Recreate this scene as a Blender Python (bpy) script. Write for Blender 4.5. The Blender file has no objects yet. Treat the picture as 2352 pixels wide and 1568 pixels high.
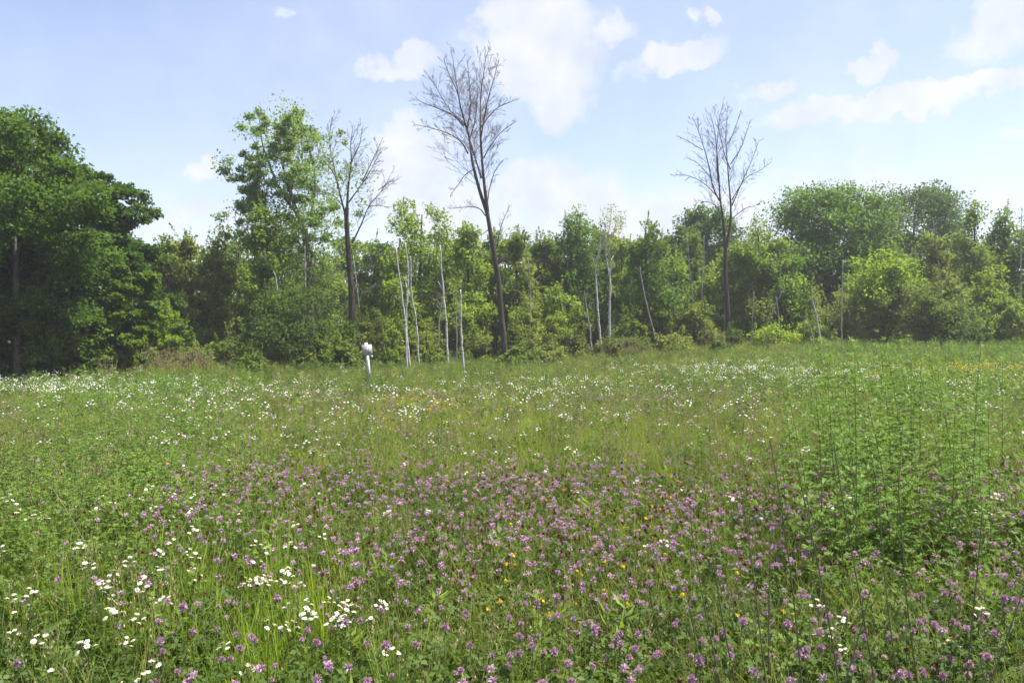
import bpy, math, random
import numpy as np
from mathutils import Vector, Matrix

SC = bpy.context.scene
COL = SC.collection
rad = math.radians

# ------------------------------------------------------------------ camera
F = 1830.0                      # focal length in units of a 2352 px wide frame
CX, CY, HZ = 1176.0, 784.0, 740.0
EYE = 1.7
PITCH = math.atan((CY - HZ) / F)
cam_d = bpy.data.cameras.new('camera')
cam_d.sensor_width = 36.0
cam_d.lens = 36.0 * F / 2352.0
cam_d.clip_start = 0.05
cam_d.clip_end = 3000
cam = bpy.data.objects.new('camera', cam_d)
cam.location = (0, 0, EYE)
cam.rotation_euler = (math.pi / 2 - PITCH, 0, 0)
COL.objects.link(cam)
SC.camera = cam

# ------------------------------------------------------------------ light
SUN_AZ, SUN_EL = rad(80), rad(64)          # azimuth measured from +Y towards +X
sun_dir = Vector((math.sin(SUN_AZ) * math.cos(SUN_EL), math.cos(SUN_AZ) * math.cos(SUN_EL), math.sin(SUN_EL)))
sun_d = bpy.data.lights.new('sun', 'SUN')
sun_d.energy = 5.0
sun_d.angle = rad(0.6)
sun_d.color = (1.0, 0.955, 0.88)
sun = bpy.data.objects.new('sun', sun_d)
sun.rotation_euler = (-sun_dir).to_track_quat('-Z', 'Y').to_euler()
sun.location = (20, 20, 40)
COL.objects.link(sun)

SC.view_settings.view_transform = 'Standard'
SC.view_settings.look = 'None'
SC.view_settings.exposure = 1.25
SC.view_settings.gamma = 1.0
SC.view_settings.use_curve_mapping = False
SC.render.engine = 'CYCLES'
cy = SC.cycles
cy.max_bounces = 9
cy.diffuse_bounces = 5
cy.glossy_bounces = 1
cy.transmission_bounces = 6
cy.transparent_max_bounces = 4
cy.caustics_reflective = False
cy.caustics_refractive = False


def px_dir(xd, yd):
    """world direction (x/y, z/y) of a point of the 2352x1568 frame"""
    v = Vector(((xd - CX) / F, 1.0, (CY - yd) / F))
    c, s = math.cos(-PITCH), math.sin(-PITCH)
    y = v.y * c - v.z * s
    z = v.y * s + v.z * c
    return v.x / y, z / y


def at(xd, yd, Y):
    u, w = px_dir(xd, yd)
    return Vector((u * Y, Y, EYE + w * Y))


# ------------------------------------------------------------------ world: sky with broken cloud
world = bpy.data.worlds.new('World')
SC.world = world
world.use_nodes = True
nt = world.node_tree
nt.nodes.clear()


class NB:
    def __init__(s, t): s.t = t
    def n(s, typ, **k):
        nd = s.t.nodes.new(typ)
        for a, b in k.items(): setattr(nd, a, b)
        return nd
    def link(s, a, b): s.t.links.new(a, b)
    def put(s, sock, v):
        if hasattr(v, 'is_output'): s.link(v, sock)
        else: sock.default_value = v
    def math(s, op, a, b=None, c=None, clamp=False):
        nd = s.n('ShaderNodeMath', operation=op, use_clamp=clamp)
        for i, v in enumerate((a, b, c)):
            if v is not None: s.put(nd.inputs[i], v)
        return nd.outputs[0]
    def vmath(s, op, a, b=None, scale=None):
        nd = s.n('ShaderNodeVectorMath', operation=op)
        s.put(nd.inputs[0], a)
        if b is not None: s.put(nd.inputs[1], b)
        if scale is not None: s.put(nd.inputs['Scale'], scale)
        return nd.outputs['Value'] if op == 'LENGTH' else nd.outputs[0]
    def noise(s, vec, scale, detail=4, rough=0.55, out='Fac', dist=0.0):
        nd = s.n('ShaderNodeTexNoise')
        if vec is not None: s.link(vec, nd.inputs['Vector'])
        nd.inputs['Scale'].default_value = scale
        nd.inputs['Detail'].default_value = detail
        nd.inputs['Roughness'].default_value = rough
        nd.inputs['Distortion'].default_value = dist
        return nd.outputs['Fac' if out == 'Fac' else 'Color']
    def mrange(s, v, a, b, c, d, smooth=False):
        nd = s.n('ShaderNodeMapRange', interpolation_type='SMOOTHSTEP' if smooth else 'LINEAR')
        s.put(nd.inputs[0], v)
        for i, q in enumerate((a, b, c, d)): s.put(nd.inputs[i + 1], q)
        return nd.outputs[0]
    def mixc(s, f, a, b, blend='MIX'):
        nd = s.n('ShaderNodeMix', data_type='RGBA', blend_type=blend)
        s.put(nd.inputs[0], f); s.put(nd.inputs[6], a); s.put(nd.inputs[7], b)
        return nd.outputs[2]
    def ramp(s, f, stops):
        nd = s.n('ShaderNodeValToRGB')
        s.put(nd.inputs[0], f)
        el = nd.color_ramp.elements
        while len(el) < len(stops): el.new(0.5)
        for e, (p, c) in zip(el, stops):
            e.position = p; e.color = (*c, 1)
        return nd.outputs[0]


b = NB(nt)
sky = b.n('ShaderNodeTexSky', sky_type='NISHITA')
sky.sun_disc = False
sky.sun_elevation = SUN_EL
sky.sun_rotation = SUN_AZ
sky.air_density = 1.0
sky.dust_density = 0.7
sky.ozone_density = 1.6
tc = b.n('ShaderNodeTexCoord')
sep = b.n('ShaderNodeSeparateXYZ')
b.link(tc.outputs['Generated'], sep.inputs[0])
ay = b.math('MAXIMUM', b.math('ABSOLUTE', sep.outputs[1]), 0.04)
u_ = b.math('DIVIDE', sep.outputs[0], ay)
v_ = b.math('DIVIDE', sep.outputs[2], ay)
cmb = b.n('ShaderNodeCombineXYZ')
b.link(u_, cmb.inputs[0]); b.link(v_, cmb.inputs[1])
w1 = b.noise(tc.outputs['Generated'], 9.0, 3, 0.5, 'Color')
w2 = b.noise(tc.outputs['Generated'], 34.0, 4, 0.6, 'Color')
wv = b.vmath('ADD', b.vmath('SCALE', b.vmath('SUBTRACT', w1, (.5, .5, .5)), scale=0.10),
             b.vmath('SCALE', b.vmath('SUBTRACT', w2, (.5, .5, .5)), scale=0.055))
uv = b.vmath('ADD', cmb.outputs[0], wv)
clouds = [  # centre x, centre y, half-axes in frame units, tilt in degrees, amount
    (1240, 105, 215, 165, 0, 1.0), (1170, 20, 140, 70, 0, .95), (1290, 215, 95, 85, -25, .95), (1400, 78, 85, 58, 0, .8),
    (1560, 118, 125, 52, 8, 1.1), (1475, 150, 95, 55, 30, .6), (1625, 38, 42, 28, -30, .85), (905, 160, 110, 55, 5, .95),
    (650, 18, 55, 24, 0, .6), (640, 132, 40, 15, 0, .5),
    (960, 390, 140, 140, 0, 1.0), (1020, 480, 190, 120, 0, .95), (1260, 440, 150, 115, 0, 1.0), (1380, 490, 230, 125, 0, 1.0),
    (1520, 520, 270, 110, 0, 1.0), (1680, 500, 180, 110, 0, .85), (480, 397, 75, 40, 0, .85), (405, 508, 85, 42, 0, .95),
    (460, 520, 240, 80, 0, .55), (2090, 212, 400, 38, 12.5, 1.15), (2260, 174, 240, 34, 12.5, 1.1), (1920, 250, 170, 30, 14, 1.0), (1985, 160, 110, 36, 22, 1.0), (1790, 215, 95, 30, 14, .75),
    (1998, 128, 46, 30, 40, .6), (2310, 45, 150, 85, 20, 1.0), (2050, 440, 520, 130, 0, .62), (2010, 345, 85, 28, 0, .65),
    (2340, 290, 70, 36, 0, .6), (1900, 260, 120, 40, 12, .55), (2150, 120, 200, 40, 14, .4), (1700, 560, 900, 130, 0, .6), (1100, 540, 420, 110, 0, .6)]
acc = None
for (cx, cyy, a, c, tilt, amt) in clouds:
    u0, v0 = px_dir(cx, cyy)
    mp = b.n('ShaderNodeMapping', vector_type='TEXTURE')
    mp.inputs['Location'].default_value = (u0, v0, 0)
    mp.inputs['Rotation'].default_value = (0, 0, rad(tilt))
    mp.inputs['Scale'].default_value = (a / F, c / F, 1)
    b.link(uv, mp.inputs['Vector'])
    d = b.mrange(b.vmath('LENGTH', mp.outputs[0]), 0.25, 1.25, amt, 0.0)
    acc = d if acc is None else b.math('MAXIMUM', acc, d)
fb = b.noise(tc.outputs['Generated'], 26.0, 7, 0.6)
dens = b.math('ADD', acc, b.math('MULTIPLY', b.math('SUBTRACT', fb, 0.5), 0.72))
cov = b.mrange(dens, 0.15, 0.80, 0.0, 1.0, True)
veil = b.mrange(b.noise(tc.outputs['Generated'], 4.0, 4, 0.5), 0.35, 0.75, 0.17, 0.42, True)
cov = b.math('MAXIMUM', b.math('MULTIPLY', cov, 0.9), veil)
shade = b.noise(tc.outputs['Generated'], 17.0, 5, 0.6)
ccol = b.ramp(shade, [(0.3, (3.75, 3.95, 4.65)), (0.7, (4.75, 4.8, 5.05))])
skyt = b.mixc(1.0, sky.outputs[0], (1.11, 1.0, 1.04, 1), 'MULTIPLY')
colr = b.mixc(cov, skyt, ccol)
bg = b.n('ShaderNodeBackground')
b.link(colr, bg.inputs[0])
bg.inputs[1].default_value = 0.09
wo = b.n('ShaderNodeOutputWorld')
b.link(bg.outputs[0], wo.inputs[0])

# ------------------------------------------------------------------ helpers
rng = np.random.default_rng(7)


def sstep(a, c, x):
    t = np.clip((x - a) / (c - a), 0, 1)
    return t * t * (3 - 2 * t)


def ground_h(x, y):
    x = np.asarray(x, float); y = np.asarray(y, float)
    h = 0.38 * sstep(3, 17, x) * sstep(12, 34, y)
    h = h - 0.28 * (1 - sstep(0, 9, x)) * sstep(10, 22, y)
    h = h + 0.03 * np.sin(x * .9 + 1) * np.cos(y * .7) + 0.02 * np.sin(x * 2.1 + y * 1.3)
    return h


def gz(x, y): return float(ground_h(x, y))


class MB:
    """collects tubes, leaves and polygons as quads/tris and builds ONE mesh"""
    def __init__(s): s.V = []; s.Q = []; s.T = []; s.A = []; s.M = []; s.MT = []; s.n = 0
    def add(s, V, Q=None, T=None, tint=0.5, m=0):
        V = np.asarray(V, float).reshape(-1, 3)
        if Q is not None and len(Q):
            s.Q.append(np.asarray(Q, int) + s.n); s.M.append(np.full(len(Q), m))
        if T is not None and len(T):
            s.T.append(np.asarray(T, int) + s.n); s.MT.append(np.full(len(T), m))
        s.V.append(V); s.n += len(V)
        s.A.append(np.broadcast_to(np.asarray(tint, float), (len(V),)))
    def tube(s, pts, r0, r1, sides=5, tint=0.5, m=0, cap=False, power=1.0, wob=0.0):
        P = np.array([tuple(p) for p in pts], float)
        n = len(P)
        T = np.gradient(P, axis=0)
        T /= np.maximum(np.linalg.norm(T, axis=1, keepdims=True), 1e-9)
        ref = np.array([0.31, 0.95, 0.05]) if abs(T[0, 2]) > 0.5 else np.array([0, 0, 1.0])
        A = np.cross(T, ref); A /= np.maximum(np.linalg.norm(A, axis=1, keepdims=True), 1e-9)
        B = np.cross(T, A)
        R = r0 + (r1 - r0) * np.linspace(0, 1, n) ** power
        an = np.arange(sides) * 2 * math.pi / sides
        rr = R[:, None] * np.ones(sides)[None, :]
        if wob: rr = rr * (1 + wob * rng.uniform(-1, 1, rr.shape))
        V = P[:, None, :] + rr[..., None] * (np.cos(an)[None, :, None] * A[:, None, :] + np.sin(an)[None, :, None] * B[:, None, :])
        i = np.arange(n - 1)[:, None] * sides
        j = np.arange(sides)[None, :]
        k = (j + 1) % sides
        Q = np.stack([i + j, i + k, i + sides + k, i + sides + j], -1).reshape(-1, 4)
        V = V.reshape(-1, 3)
        Tr = None
        if cap:
            V = np.vstack([V, P[-1] + T[-1] * R[-1] * .4])
            e = (n - 1) * sides
            Tr = [(e + q, e + (q + 1) % sides, n * sides) for q in range(sides)]
        s.add(V, Q, Tr, tint, m)
    def leaves(s, P, D, S, L, W, tint, fold=0.15, m=0):
        """rhombic leaves: P centres, D long axes, S side axes (unit), L, W arrays"""
        n = len(P)
        N = np.cross(D, S)
        L = np.broadcast_to(np.asarray(L, float), (n,))[:, None]; W = np.broadcast_to(np.asarray(W, float), (n,))[:, None]
        V = np.stack([P - D * L * .5, P + S * W * .5 + N * W * fold - D * L * .06, P + D * L * .5 - N * L * fold * .6, P - S * W * .5 + N * W * fold - D * L * .06], 1).reshape(-1, 3)
        Q = np.arange(n * 4).reshape(-1, 4)
        s.add(V, Q, None, np.repeat(np.broadcast_to(np.asarray(tint, float), (n,)), 4), m)
    def mesh(s, name, mats, smooth=False):
        me = bpy.data.meshes.new(name)
        V = np.concatenate(s.V)
        Q = np.concatenate(s.Q) if s.Q else np.zeros((0, 4), int)
        T = np.concatenate(s.T) if s.T else np.zeros((0, 3), int)
        me.vertices.add(len(V)); me.vertices.foreach_set('co', V.ravel().astype(np.float32))
        loops = np.concatenate([Q.ravel(), T.ravel()]).astype(np.int32)
        me.loops.add(len(loops)); me.loops.foreach_set('vertex_index', loops)
        st = np.concatenate([np.arange(len(Q)) * 4, len(Q) * 4 + np.arange(len(T)) * 3]).astype(np.int32)
        me.polygons.add(len(st)); me.polygons.foreach_set('loop_start', st)
        if len(mats) > 1:
            mi = np.concatenate((s.M + s.MT)).astype(np.int32)
            me.polygons.foreach_set('material_index', mi)
        if smooth: me.polygons.foreach_set('use_smooth', np.ones(len(st), bool))
        at_ = me.attributes.new('tint', 'FLOAT', 'POINT')
        at_.data.foreach_set('value', np.concatenate(s.A).astype(np.float32))
        for m in mats: me.materials.append(m)
        me.update(calc_edges=True)
        return me
    def build(s, name, mats, parent=None, smooth=False):
        if not isinstance(mats, (list, tuple)): mats = [mats]
        return link(name, s.mesh(name, mats, smooth), parent)


def link(name, data, parent=None):
    o = bpy.data.objects.new(name, data)
    COL.objects.link(o)
    if parent is not None: o.parent = parent
    return o


def tag(o, label=None, cat=None, group=None, kind=None):
    if label: o['label'] = label
    if cat: o['category'] = cat
    if group: o['group'] = group
    if kind: o['kind'] = kind
    return o


def thing(name, loc, label, cat, group=None):
    o = bpy.data.objects.new(name, None)
    o.empty_display_size = 0.2
    COL.objects.link(o)
    o.location = loc
    return tag(o, label, cat, group)


def unit(a): return a / np.maximum(np.linalg.norm(a, axis=-1, keepdims=True), 1e-9)


# ------------------------------------------------------------------ materials
def new_mat(name):
    m = bpy.data.materials.new(name); m.use_nodes = True
    m.node_tree.nodes.clear()
    return m, NB(m.node_tree)


def leaf_mat(name, col=None, trans=0.54, inst=False, spread=0.75, hue=0.05, rough=0.55, patch=None, sat=1.0, spec=.2):
    """thin leaf: reflecting + translucent; colour from the object's own colour or COL, varied leaf by leaf"""
    m, q = new_mat(name)
    oi = q.n('ShaderNodeObjectInfo')
    at_ = q.n('ShaderNodeAttribute', attribute_name='tint')
    t = at_.outputs['Fac']
    if inst:
        t = q.math('ADD', q.math('MULTIPLY', t, 0.55), q.math('MULTIPLY', oi.outputs['Random'], 0.45))
    base = oi.outputs['Color'] if col is None else (*col, 1)
    if patch is not None:
        pn = q.noise(oi.outputs['Location'], patch[0], 3, 0.55)
        base = q.mixc(q.mrange(pn, .40, .60, 0, 1, True), base, (*patch[1], 1))
    hs = q.n('ShaderNodeHueSaturation')
    q.put(hs.inputs['Hue'], q.mrange(t, 0, 1, .5 + hue * .5, .5 - hue * .5))
    hs.inputs['Saturation'].default_value = sat
    q.put(hs.inputs['Value'], q.mrange(t, 0, 1, 1 - spread * .5, 1 + spread * .5))
    q.put(hs.inputs['Color'], base)
    p = q.n('ShaderNodeBsdfPrincipled')
    q.link(hs.outputs[0], p.inputs['Base Color'])
    p.inputs['Roughness'].default_value = rough
    p.inputs['Specular IOR Level'].default_value = spec
    tr = q.n('ShaderNodeBsdfTranslucent')
    tcol = q.mixc(1.0, hs.outputs[0], (1.2, 1.25, .6, 1), 'MULTIPLY')
    q.link(tcol, tr.inputs[0])
    mx = q.n('ShaderNodeMixShader'); mx.inputs[0].default_value = trans
    q.link(p.outputs[0], mx.inputs[1]); q.link(tr.outputs[0], mx.inputs[2])
    o = q.n('ShaderNodeOutputMaterial'); q.link(mx.outputs[0], o.inputs[0])
    return m


def bark_mat(name, c1, c2, scale=(6, 6, 1.2), rough=.85, bump=.5, marks=None):
    m, q = new_mat(name)
    tcx = q.n('ShaderNodeTexCoord')
    mp = q.n('ShaderNodeMapping'); mp.inputs['Scale'].default_value = scale
    q.link(tcx.outputs['Object'], mp.inputs[0])
    n1 = q.noise(mp.outputs[0], 3.0, 6, .65)
    c = q.ramp(n1, [(.32, c1), (.68, c2)])
    if marks:
        mp2 = q.n('ShaderNodeMapping'); mp2.inputs['Scale'].default_value = (2.2, 2.2, 9)
        q.link(tcx.outputs['Object'], mp2.inputs[0])
        n2 = q.noise(mp2.outputs[0], 2.2, 3, .6)
        c = q.mixc(q.mrange(n2, .56, .64, 0, .85), c, (*marks, 1))
    p = q.n('ShaderNodeBsdfPrincipled')
    q.link(c, p.inputs['Base Color'])
    p.inputs['Roughness'].default_value = rough
    p.inputs['Specular IOR Level'].default_value = .2
    bp = q.n('ShaderNodeBump'); bp.inputs['Strength'].default_value = bump; bp.inputs['Distance'].default_value = .02
    q.link(n1, bp.inputs['Height']); q.link(bp.outputs[0], p.inputs['Normal'])
    o = q.n('ShaderNodeOutputMaterial'); q.link(p.outputs[0], o.inputs[0])
    return m


M_LEAF = leaf_mat('tree_leaf')
M_BARK = bark_mat('grey_brown_bark', (.05, .04, .032), (.16, .135, .11))
M_BARKD = bark_mat('dark_bark', (.028, .023, .018), (.085, .07, .056))
M_BIRCH = bark_mat('white_birch_bark', (.34, .33, .315), (.58, .57, .545), marks=(.07, .06, .055), bump=.3)
M_SNAG = bark_mat('weathered_grey_wood', (.20, .19, .175), (.42, .40, .375), scale=(8, 8, 1), marks=(.12, .11, .10))
M_TWIG = bark_mat('twig_bark', (.15, .13, .12), (.28, .25, .23))

# ------------------------------------------------------------------ ground sheet (meadow and forest floor)
gx = np.concatenate([-np.geomspace(260, 34, 22), np.linspace(-33, 33, 90), np.geomspace(34, 260, 22)])
gy = np.concatenate([-np.geomspace(60, 6, 8), np.linspace(-5, 62, 90), np.geomspace(63, 330, 16)])
GX, GY = np.meshgrid(gx, gy)
nx, ny = len(gx), len(gy)
gm = MB()
jj, ii = np.meshgrid(np.arange(ny - 1), np.arange(nx - 1), indexing='ij')
k0 = (jj * nx + ii).ravel()
gm.add(np.stack([GX, GY, ground_h(GX, GY)], -1).reshape(-1, 3), np.stack([k0, k0 + 1, k0 + nx + 1, k0 + nx], -1))
mg, q = new_mat('meadow_soil')
tcx = q.n('ShaderNodeTexCoord')
n1 = q.noise(tcx.outputs['Object'], 2.2, 6, .7)
n2 = q.noise(tcx.outputs['Object'], 24, 5, .7)
c = q.ramp(n1, [(.3, (.030, .040, .012)), (.52, (.055, .065, .02)), (.72, (.085, .065, .035))])
c = q.mixc(q.mrange(n2, .35, .7, 0, .6), c, (.035, .05, .012, 1))
p = q.n('ShaderNodeBsdfPrincipled'); q.link(c, p.inputs['Base Color']); p.inputs['Roughness'].default_value = .95
p.inputs['Specular IOR Level'].default_value = .1
bp = q.n('ShaderNodeBump'); bp.inputs['Distance'].default_value = .05; q.link(n2, bp.inputs['Height']); q.link(bp.outputs[0], p.inputs['Normal'])
o = q.n('ShaderNodeOutputMaterial'); q.link(p.outputs[0], o.inputs[0])
tag(gm.build('ground', mg, smooth=True), kind='structure')


# ------------------------------------------------------------------ trees
def clump_leaves(mb, C, R, n_leaf, size, flat=.7, sprigs=6, r=rng, droop=.35, tint0=None, elong=1.0):
    """leaves gathered in sprigs inside each clump. C (k,3), R (k,)"""
    k = len(C)
    K = np.repeat(np.arange(k), sprigs)
    dirs = unit(r.normal(size=(k * sprigs, 3)))
    rr = r.uniform(.25, 1.0, (k * sprigs, 1)) ** .6
    SP = C[K] + dirs * rr * R[K][:, None] * np.array([1, 1, flat * elong])
    nl = max(1, int(n_leaf / sprigs))
    J = np.repeat(np.arange(len(SP)), nl)
    g = np.clip(r.normal(size=(len(J), 3)), -1.5, 1.5) * (R[K][J] * .36)[:, None] * np.array([1, 1, flat * elong])
    P = SP[J] + g
    out = unit(P - C[K][J] + np.array([0, 0, .15]))
    D = unit(out * .6 + r.normal(size=(len(J), 3)) * .7 + np.array([0, 0, -droop]))
    U = unit(np.array([0, 0, 1.0]) + r.normal(size=(len(J), 3)) * .65)
    S = unit(np.cross(D, U))
    ct = r.uniform(.2, .8, k) if tint0 is None else tint0
    ti = np.clip(ct[K][J] * .55 + r.uniform(0, 1, len(J)) * .45, 0, 1)
    L = size * r.uniform(.7, 1.3, len(J))
    mb.leaves(P, D, S, L, L * r.uniform(.55, .85, len(J)), ti)


def connect(mb, skel, C, R, r, rmax, thin=1.0):
    """grow a limb from the skeleton to each clump centre"""
    order = np.argsort([np.linalg.norm(c - skel[0]) for c in C])
    pts = np.array(skel)
    for i in order:
        c = C[i]
        d = np.linalg.norm(pts - c, axis=1) + 1.6 * np.maximum(0, pts[:, 2] - (c[2] - .25))
        a = pts[np.argmin(d)]
        ln = np.linalg.norm(c - a)
        if ln < .05: continue
        mid = a * .5 + c * .5 + r.normal(size=3) * ln * .08 + np.array([0, 0, -.06 * ln])
        q1 = a * .75 + c * .25 + np.array([0, 0, -.04 * ln])
        q3 = mid * .45 + c * .55 + r.normal(size=3) * ln * .05
        rb = min(rmax, (.008 + .011 * ln) * thin)
        mb.tube([a, q1, mid, q3, c], rb, rb * .3, 4)
        pts = np.vstack([pts, mid, q3, c])


def envelope(kind, t):
    if kind == 'round': return np.sqrt(np.clip(1 - (2 * t - 1) ** 2, 0, 1)) ** .8
    if kind == 'cone': return np.clip((1 - t), .04, 1) ** .75 * np.clip(.45 + t * 3, 0, 1)
    if kind == 'column': return np.clip(1.06 - t ** 2.2, .1, 1) * np.clip(.5 + t * 2, 0, 1)
    if kind == 'vase': return np.clip(.35 + t * .9, 0, 1) * np.clip((1.05 - t) * 5, .15, 1)
    if kind == 'dome': return np.sqrt(np.clip(1 - t ** 2, 0.02, 1))


def tree(name, label, group, cat, xd, Y, ytop, wpx, kind='column', color=(.09, .14, .03), seed=0, base=.18, ncl=34, nleaf=150,
         size=.12, rt=None, lean=0.0, bark=None, flat=.75, shoots=0, stems=1, rfac=.26, ybot=None, crown_dx=0, elong=1.0, gap=0.0, dense=1.0, sprigs=6):
    r = np.random.default_rng(1000 + seed)
    top = at(xd + crown_dx, ytop, Y)
    X = at(xd, 800, Y).x
    z0 = gz(X, Y)
    H = top.z - z0
    R = wpx / 2 / F * Y
    root = thing(name, (X, Y, z0), label, cat, group)
    rt = rt or (.018 * H + .01)
    tm = MB()
    skel = []
    tx = top.x - X
    for s in range(stems):
        off = r.normal(size=2) * (.12 * R if stems > 1 else 0)
        spread = r.normal(size=2) * (.55 * R if stems > 1 else .06 * R)
        pts = []
        for t in np.linspace(0, .94 if stems == 1 else r.uniform(.6, .92), 9):
            wig = .05 * R * math.sin(3 * t + seed)
            pts.append((off[0] + spread[0] * t + tx * t + wig * t + lean * H * t, off[1] + spread[1] * t, -.15 if t == 0 else H * t))
        f = 1 if stems == 1 else .55
        tm.tube(pts, rt * f * 1.15, rt * .18 * f, 7 if stems == 1 else 5, wob=.06)
        skel += [np.array(p) for p in pts[2:]]
    # crown clumps
    ph = r.uniform(0, 6.28, 4)
    C, RR = [], []
    tries = 0
    while len(C) < ncl and tries < 4000:
        tries += 1
        t = r.uniform(0, 1)
        e = envelope(kind, np.array([t]))[0]
        if r.uniform() > e + .15: continue
        az = r.uniform(0, 6.283)
        lob = 1 + .16 * math.sin(2 * az + ph[0] + 3 * t) + .13 * math.sin(3 * az + ph[1] - 7 * t) + .10 * math.sin(5 * az + 11 * t + ph[2])
        rho = R * e * lob * math.sqrt(r.uniform(.12, 1))
        z = H * (base + (1 - base) * t)
        cr = R * rfac * r.uniform(.7, 1.25)
        z = min(z, H - cr * .5)
        c = np.array([rho * math.cos(az) + (tx + lean * H) * z / H, rho * math.sin(az), z])
        if gap and len(C) and min(np.linalg.norm(c - q) for q in C) < gap * R: continue
        C.append(c); RR.append(cr)
    C = np.array(C); RR = np.array(RR)
    connect(tm, skel, C, RR, r, rt * .5)
    tm.build('trunk', bark or M_BARK, root, smooth=True)
    cm = MB()
    clump_leaves(cm, C, RR, nleaf * dense, size, flat=flat, r=r, elong=elong, sprigs=sprigs)
    if shoots:      # upright leafy leader shoots that make a ragged skyline
        top_i = np.argsort(C[:, 2])[-max(4, int(ncl * .4)):]
        for s in range(shoots):
            c = C[r.choice(top_i)]
            ln = r.uniform(.3, 1.0) * min(1.1, R * .85)
            d = unit(np.array([r.normal() * .22, r.normal() * .22, 1.0]))
            n = int(18 + 42 * ln)
            tt = r.uniform(0, 1, n) ** .8
            st = c + np.array([r.normal() * R * .12, r.normal() * R * .12, r.uniform(-.1, .25)])
            P = st + d * (tt * ln)[:, None] + r.normal(size=(n, 3)) * (.05 * (1.3 - tt))[:, None]
            D = unit(r.normal(size=(n, 3)) * .8 + np.array([0, 0, .3])); S = unit(np.cross(D, r.normal(size=(n, 3))))
            cm.leaves(P, D, S, min(size, .11) * r.uniform(.6, 1.0, n), min(size, .11) * .5, np.clip(r.uniform(.2, .9, n), 0, 1))
    cr = cm.build('crown', M_LEAF, root)
    cr['kind'] = 'stuff'
    cr.color = (color[0] * 1.82 + .014, color[1] * 1.74 + .012, color[2] * 1.4, 1) if name != 'maple_tree' else (color[0] * 1.55, color[1] * 1.38, color[2] * 1.15, 1)
    return root


G_WOOD = 'trees along the edge of the wood'
MAPLE = (.040, .088, .014); MAPLE2 = (.052, .105, .018); LIME = (.115, .165, .03); SAP = (.085, .125, .028)
OLIVE = (.100, .135, .038); OAK = (.042, .080, .028); OAK2 = (.038, .070, .034); ASH = (.075, .13, .036); PALE = (.13, .16, .06)

# left: the tall dark maples
ML = dict(kind='round', size=.125, flat=.6, rfac=.24, gap=.12, dense=1.8, sprigs=7)
tree('maple_tree', 'dark green maple at the left edge with a straight grey trunk beside the white flowers', G_WOOD, 'tree', 42, 23.5, 262, 370, color=MAPLE2, seed=1, base=.20, ncl=110, nleaf=230, rt=.11, bark=M_BARK, crown_dx=-18, **ML)
tree('maple_tree', 'dark maple cut by the left frame edge with a thin leaning trunk', G_WOOD, 'tree', 4, 25.5, 238, 360, color=MAPLE, seed=2, base=.22, ncl=90, nleaf=220, rt=.10, crown_dx=-70, **ML)
tree('spruce_tree', 'narrow pointed evergreen tip rising out of the left maples', G_WOOD, 'tree', 118, 29, 306, 150, 'cone', (.035, .075, .02), 3, .1, 60, 150, .13, flat=.5, rfac=.24)
tree('maple_tree', 'broad dark maple filling the middle of the left maple group', G_WOOD, 'tree', 162, 26.5, 384, 230, color=MAPLE2, seed=4, base=.14, ncl=90, nleaf=210, **ML)
tree('maple_tree', 'dark maple with layered branches reaching right at the end of the left group', G_WOOD, 'tree', 252, 27.5, 400, 175, color=MAPLE, seed=5, base=.12, ncl=80, nleaf=190, **ML)
tree('maple_tree', 'low shaded maple in front of the left group, right of the straight grey trunk', G_WOOD, 'tree', 120, 25, 560, 230, color=MAPLE, seed=6, base=.06, ncl=60, nleaf=200, **ML)
tree('maple_tree', 'brighter low maple at the right foot of the left group', G_WOOD, 'tree', 300, 26, 610, 130, color=(.075, .135, .018), seed=7, base=.05, ncl=50, nleaf=180, **ML)
tree('maple_tree', 'young maple with dark foliage down to the ground left of the tan reeds', G_WOOD, 'tree', 215, 26.2, 620, 170, color=MAPLE, seed=8, base=.03, ncl=50, nleaf=190, **ML)
tree('maple_tree', 'dim maple deep behind the left group', G_WOOD, 'tree', 60, 31, 420, 330, color=MAPLE, seed=9, base=.05, ncl=80, nleaf=170, **ML)
tree('maple_tree', 'dim maple behind the right end of the left group', G_WOOD, 'tree', 250, 32, 520, 240, color=MAPLE, seed=10, base=.05, ncl=60, nleaf=170, **ML)

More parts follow.
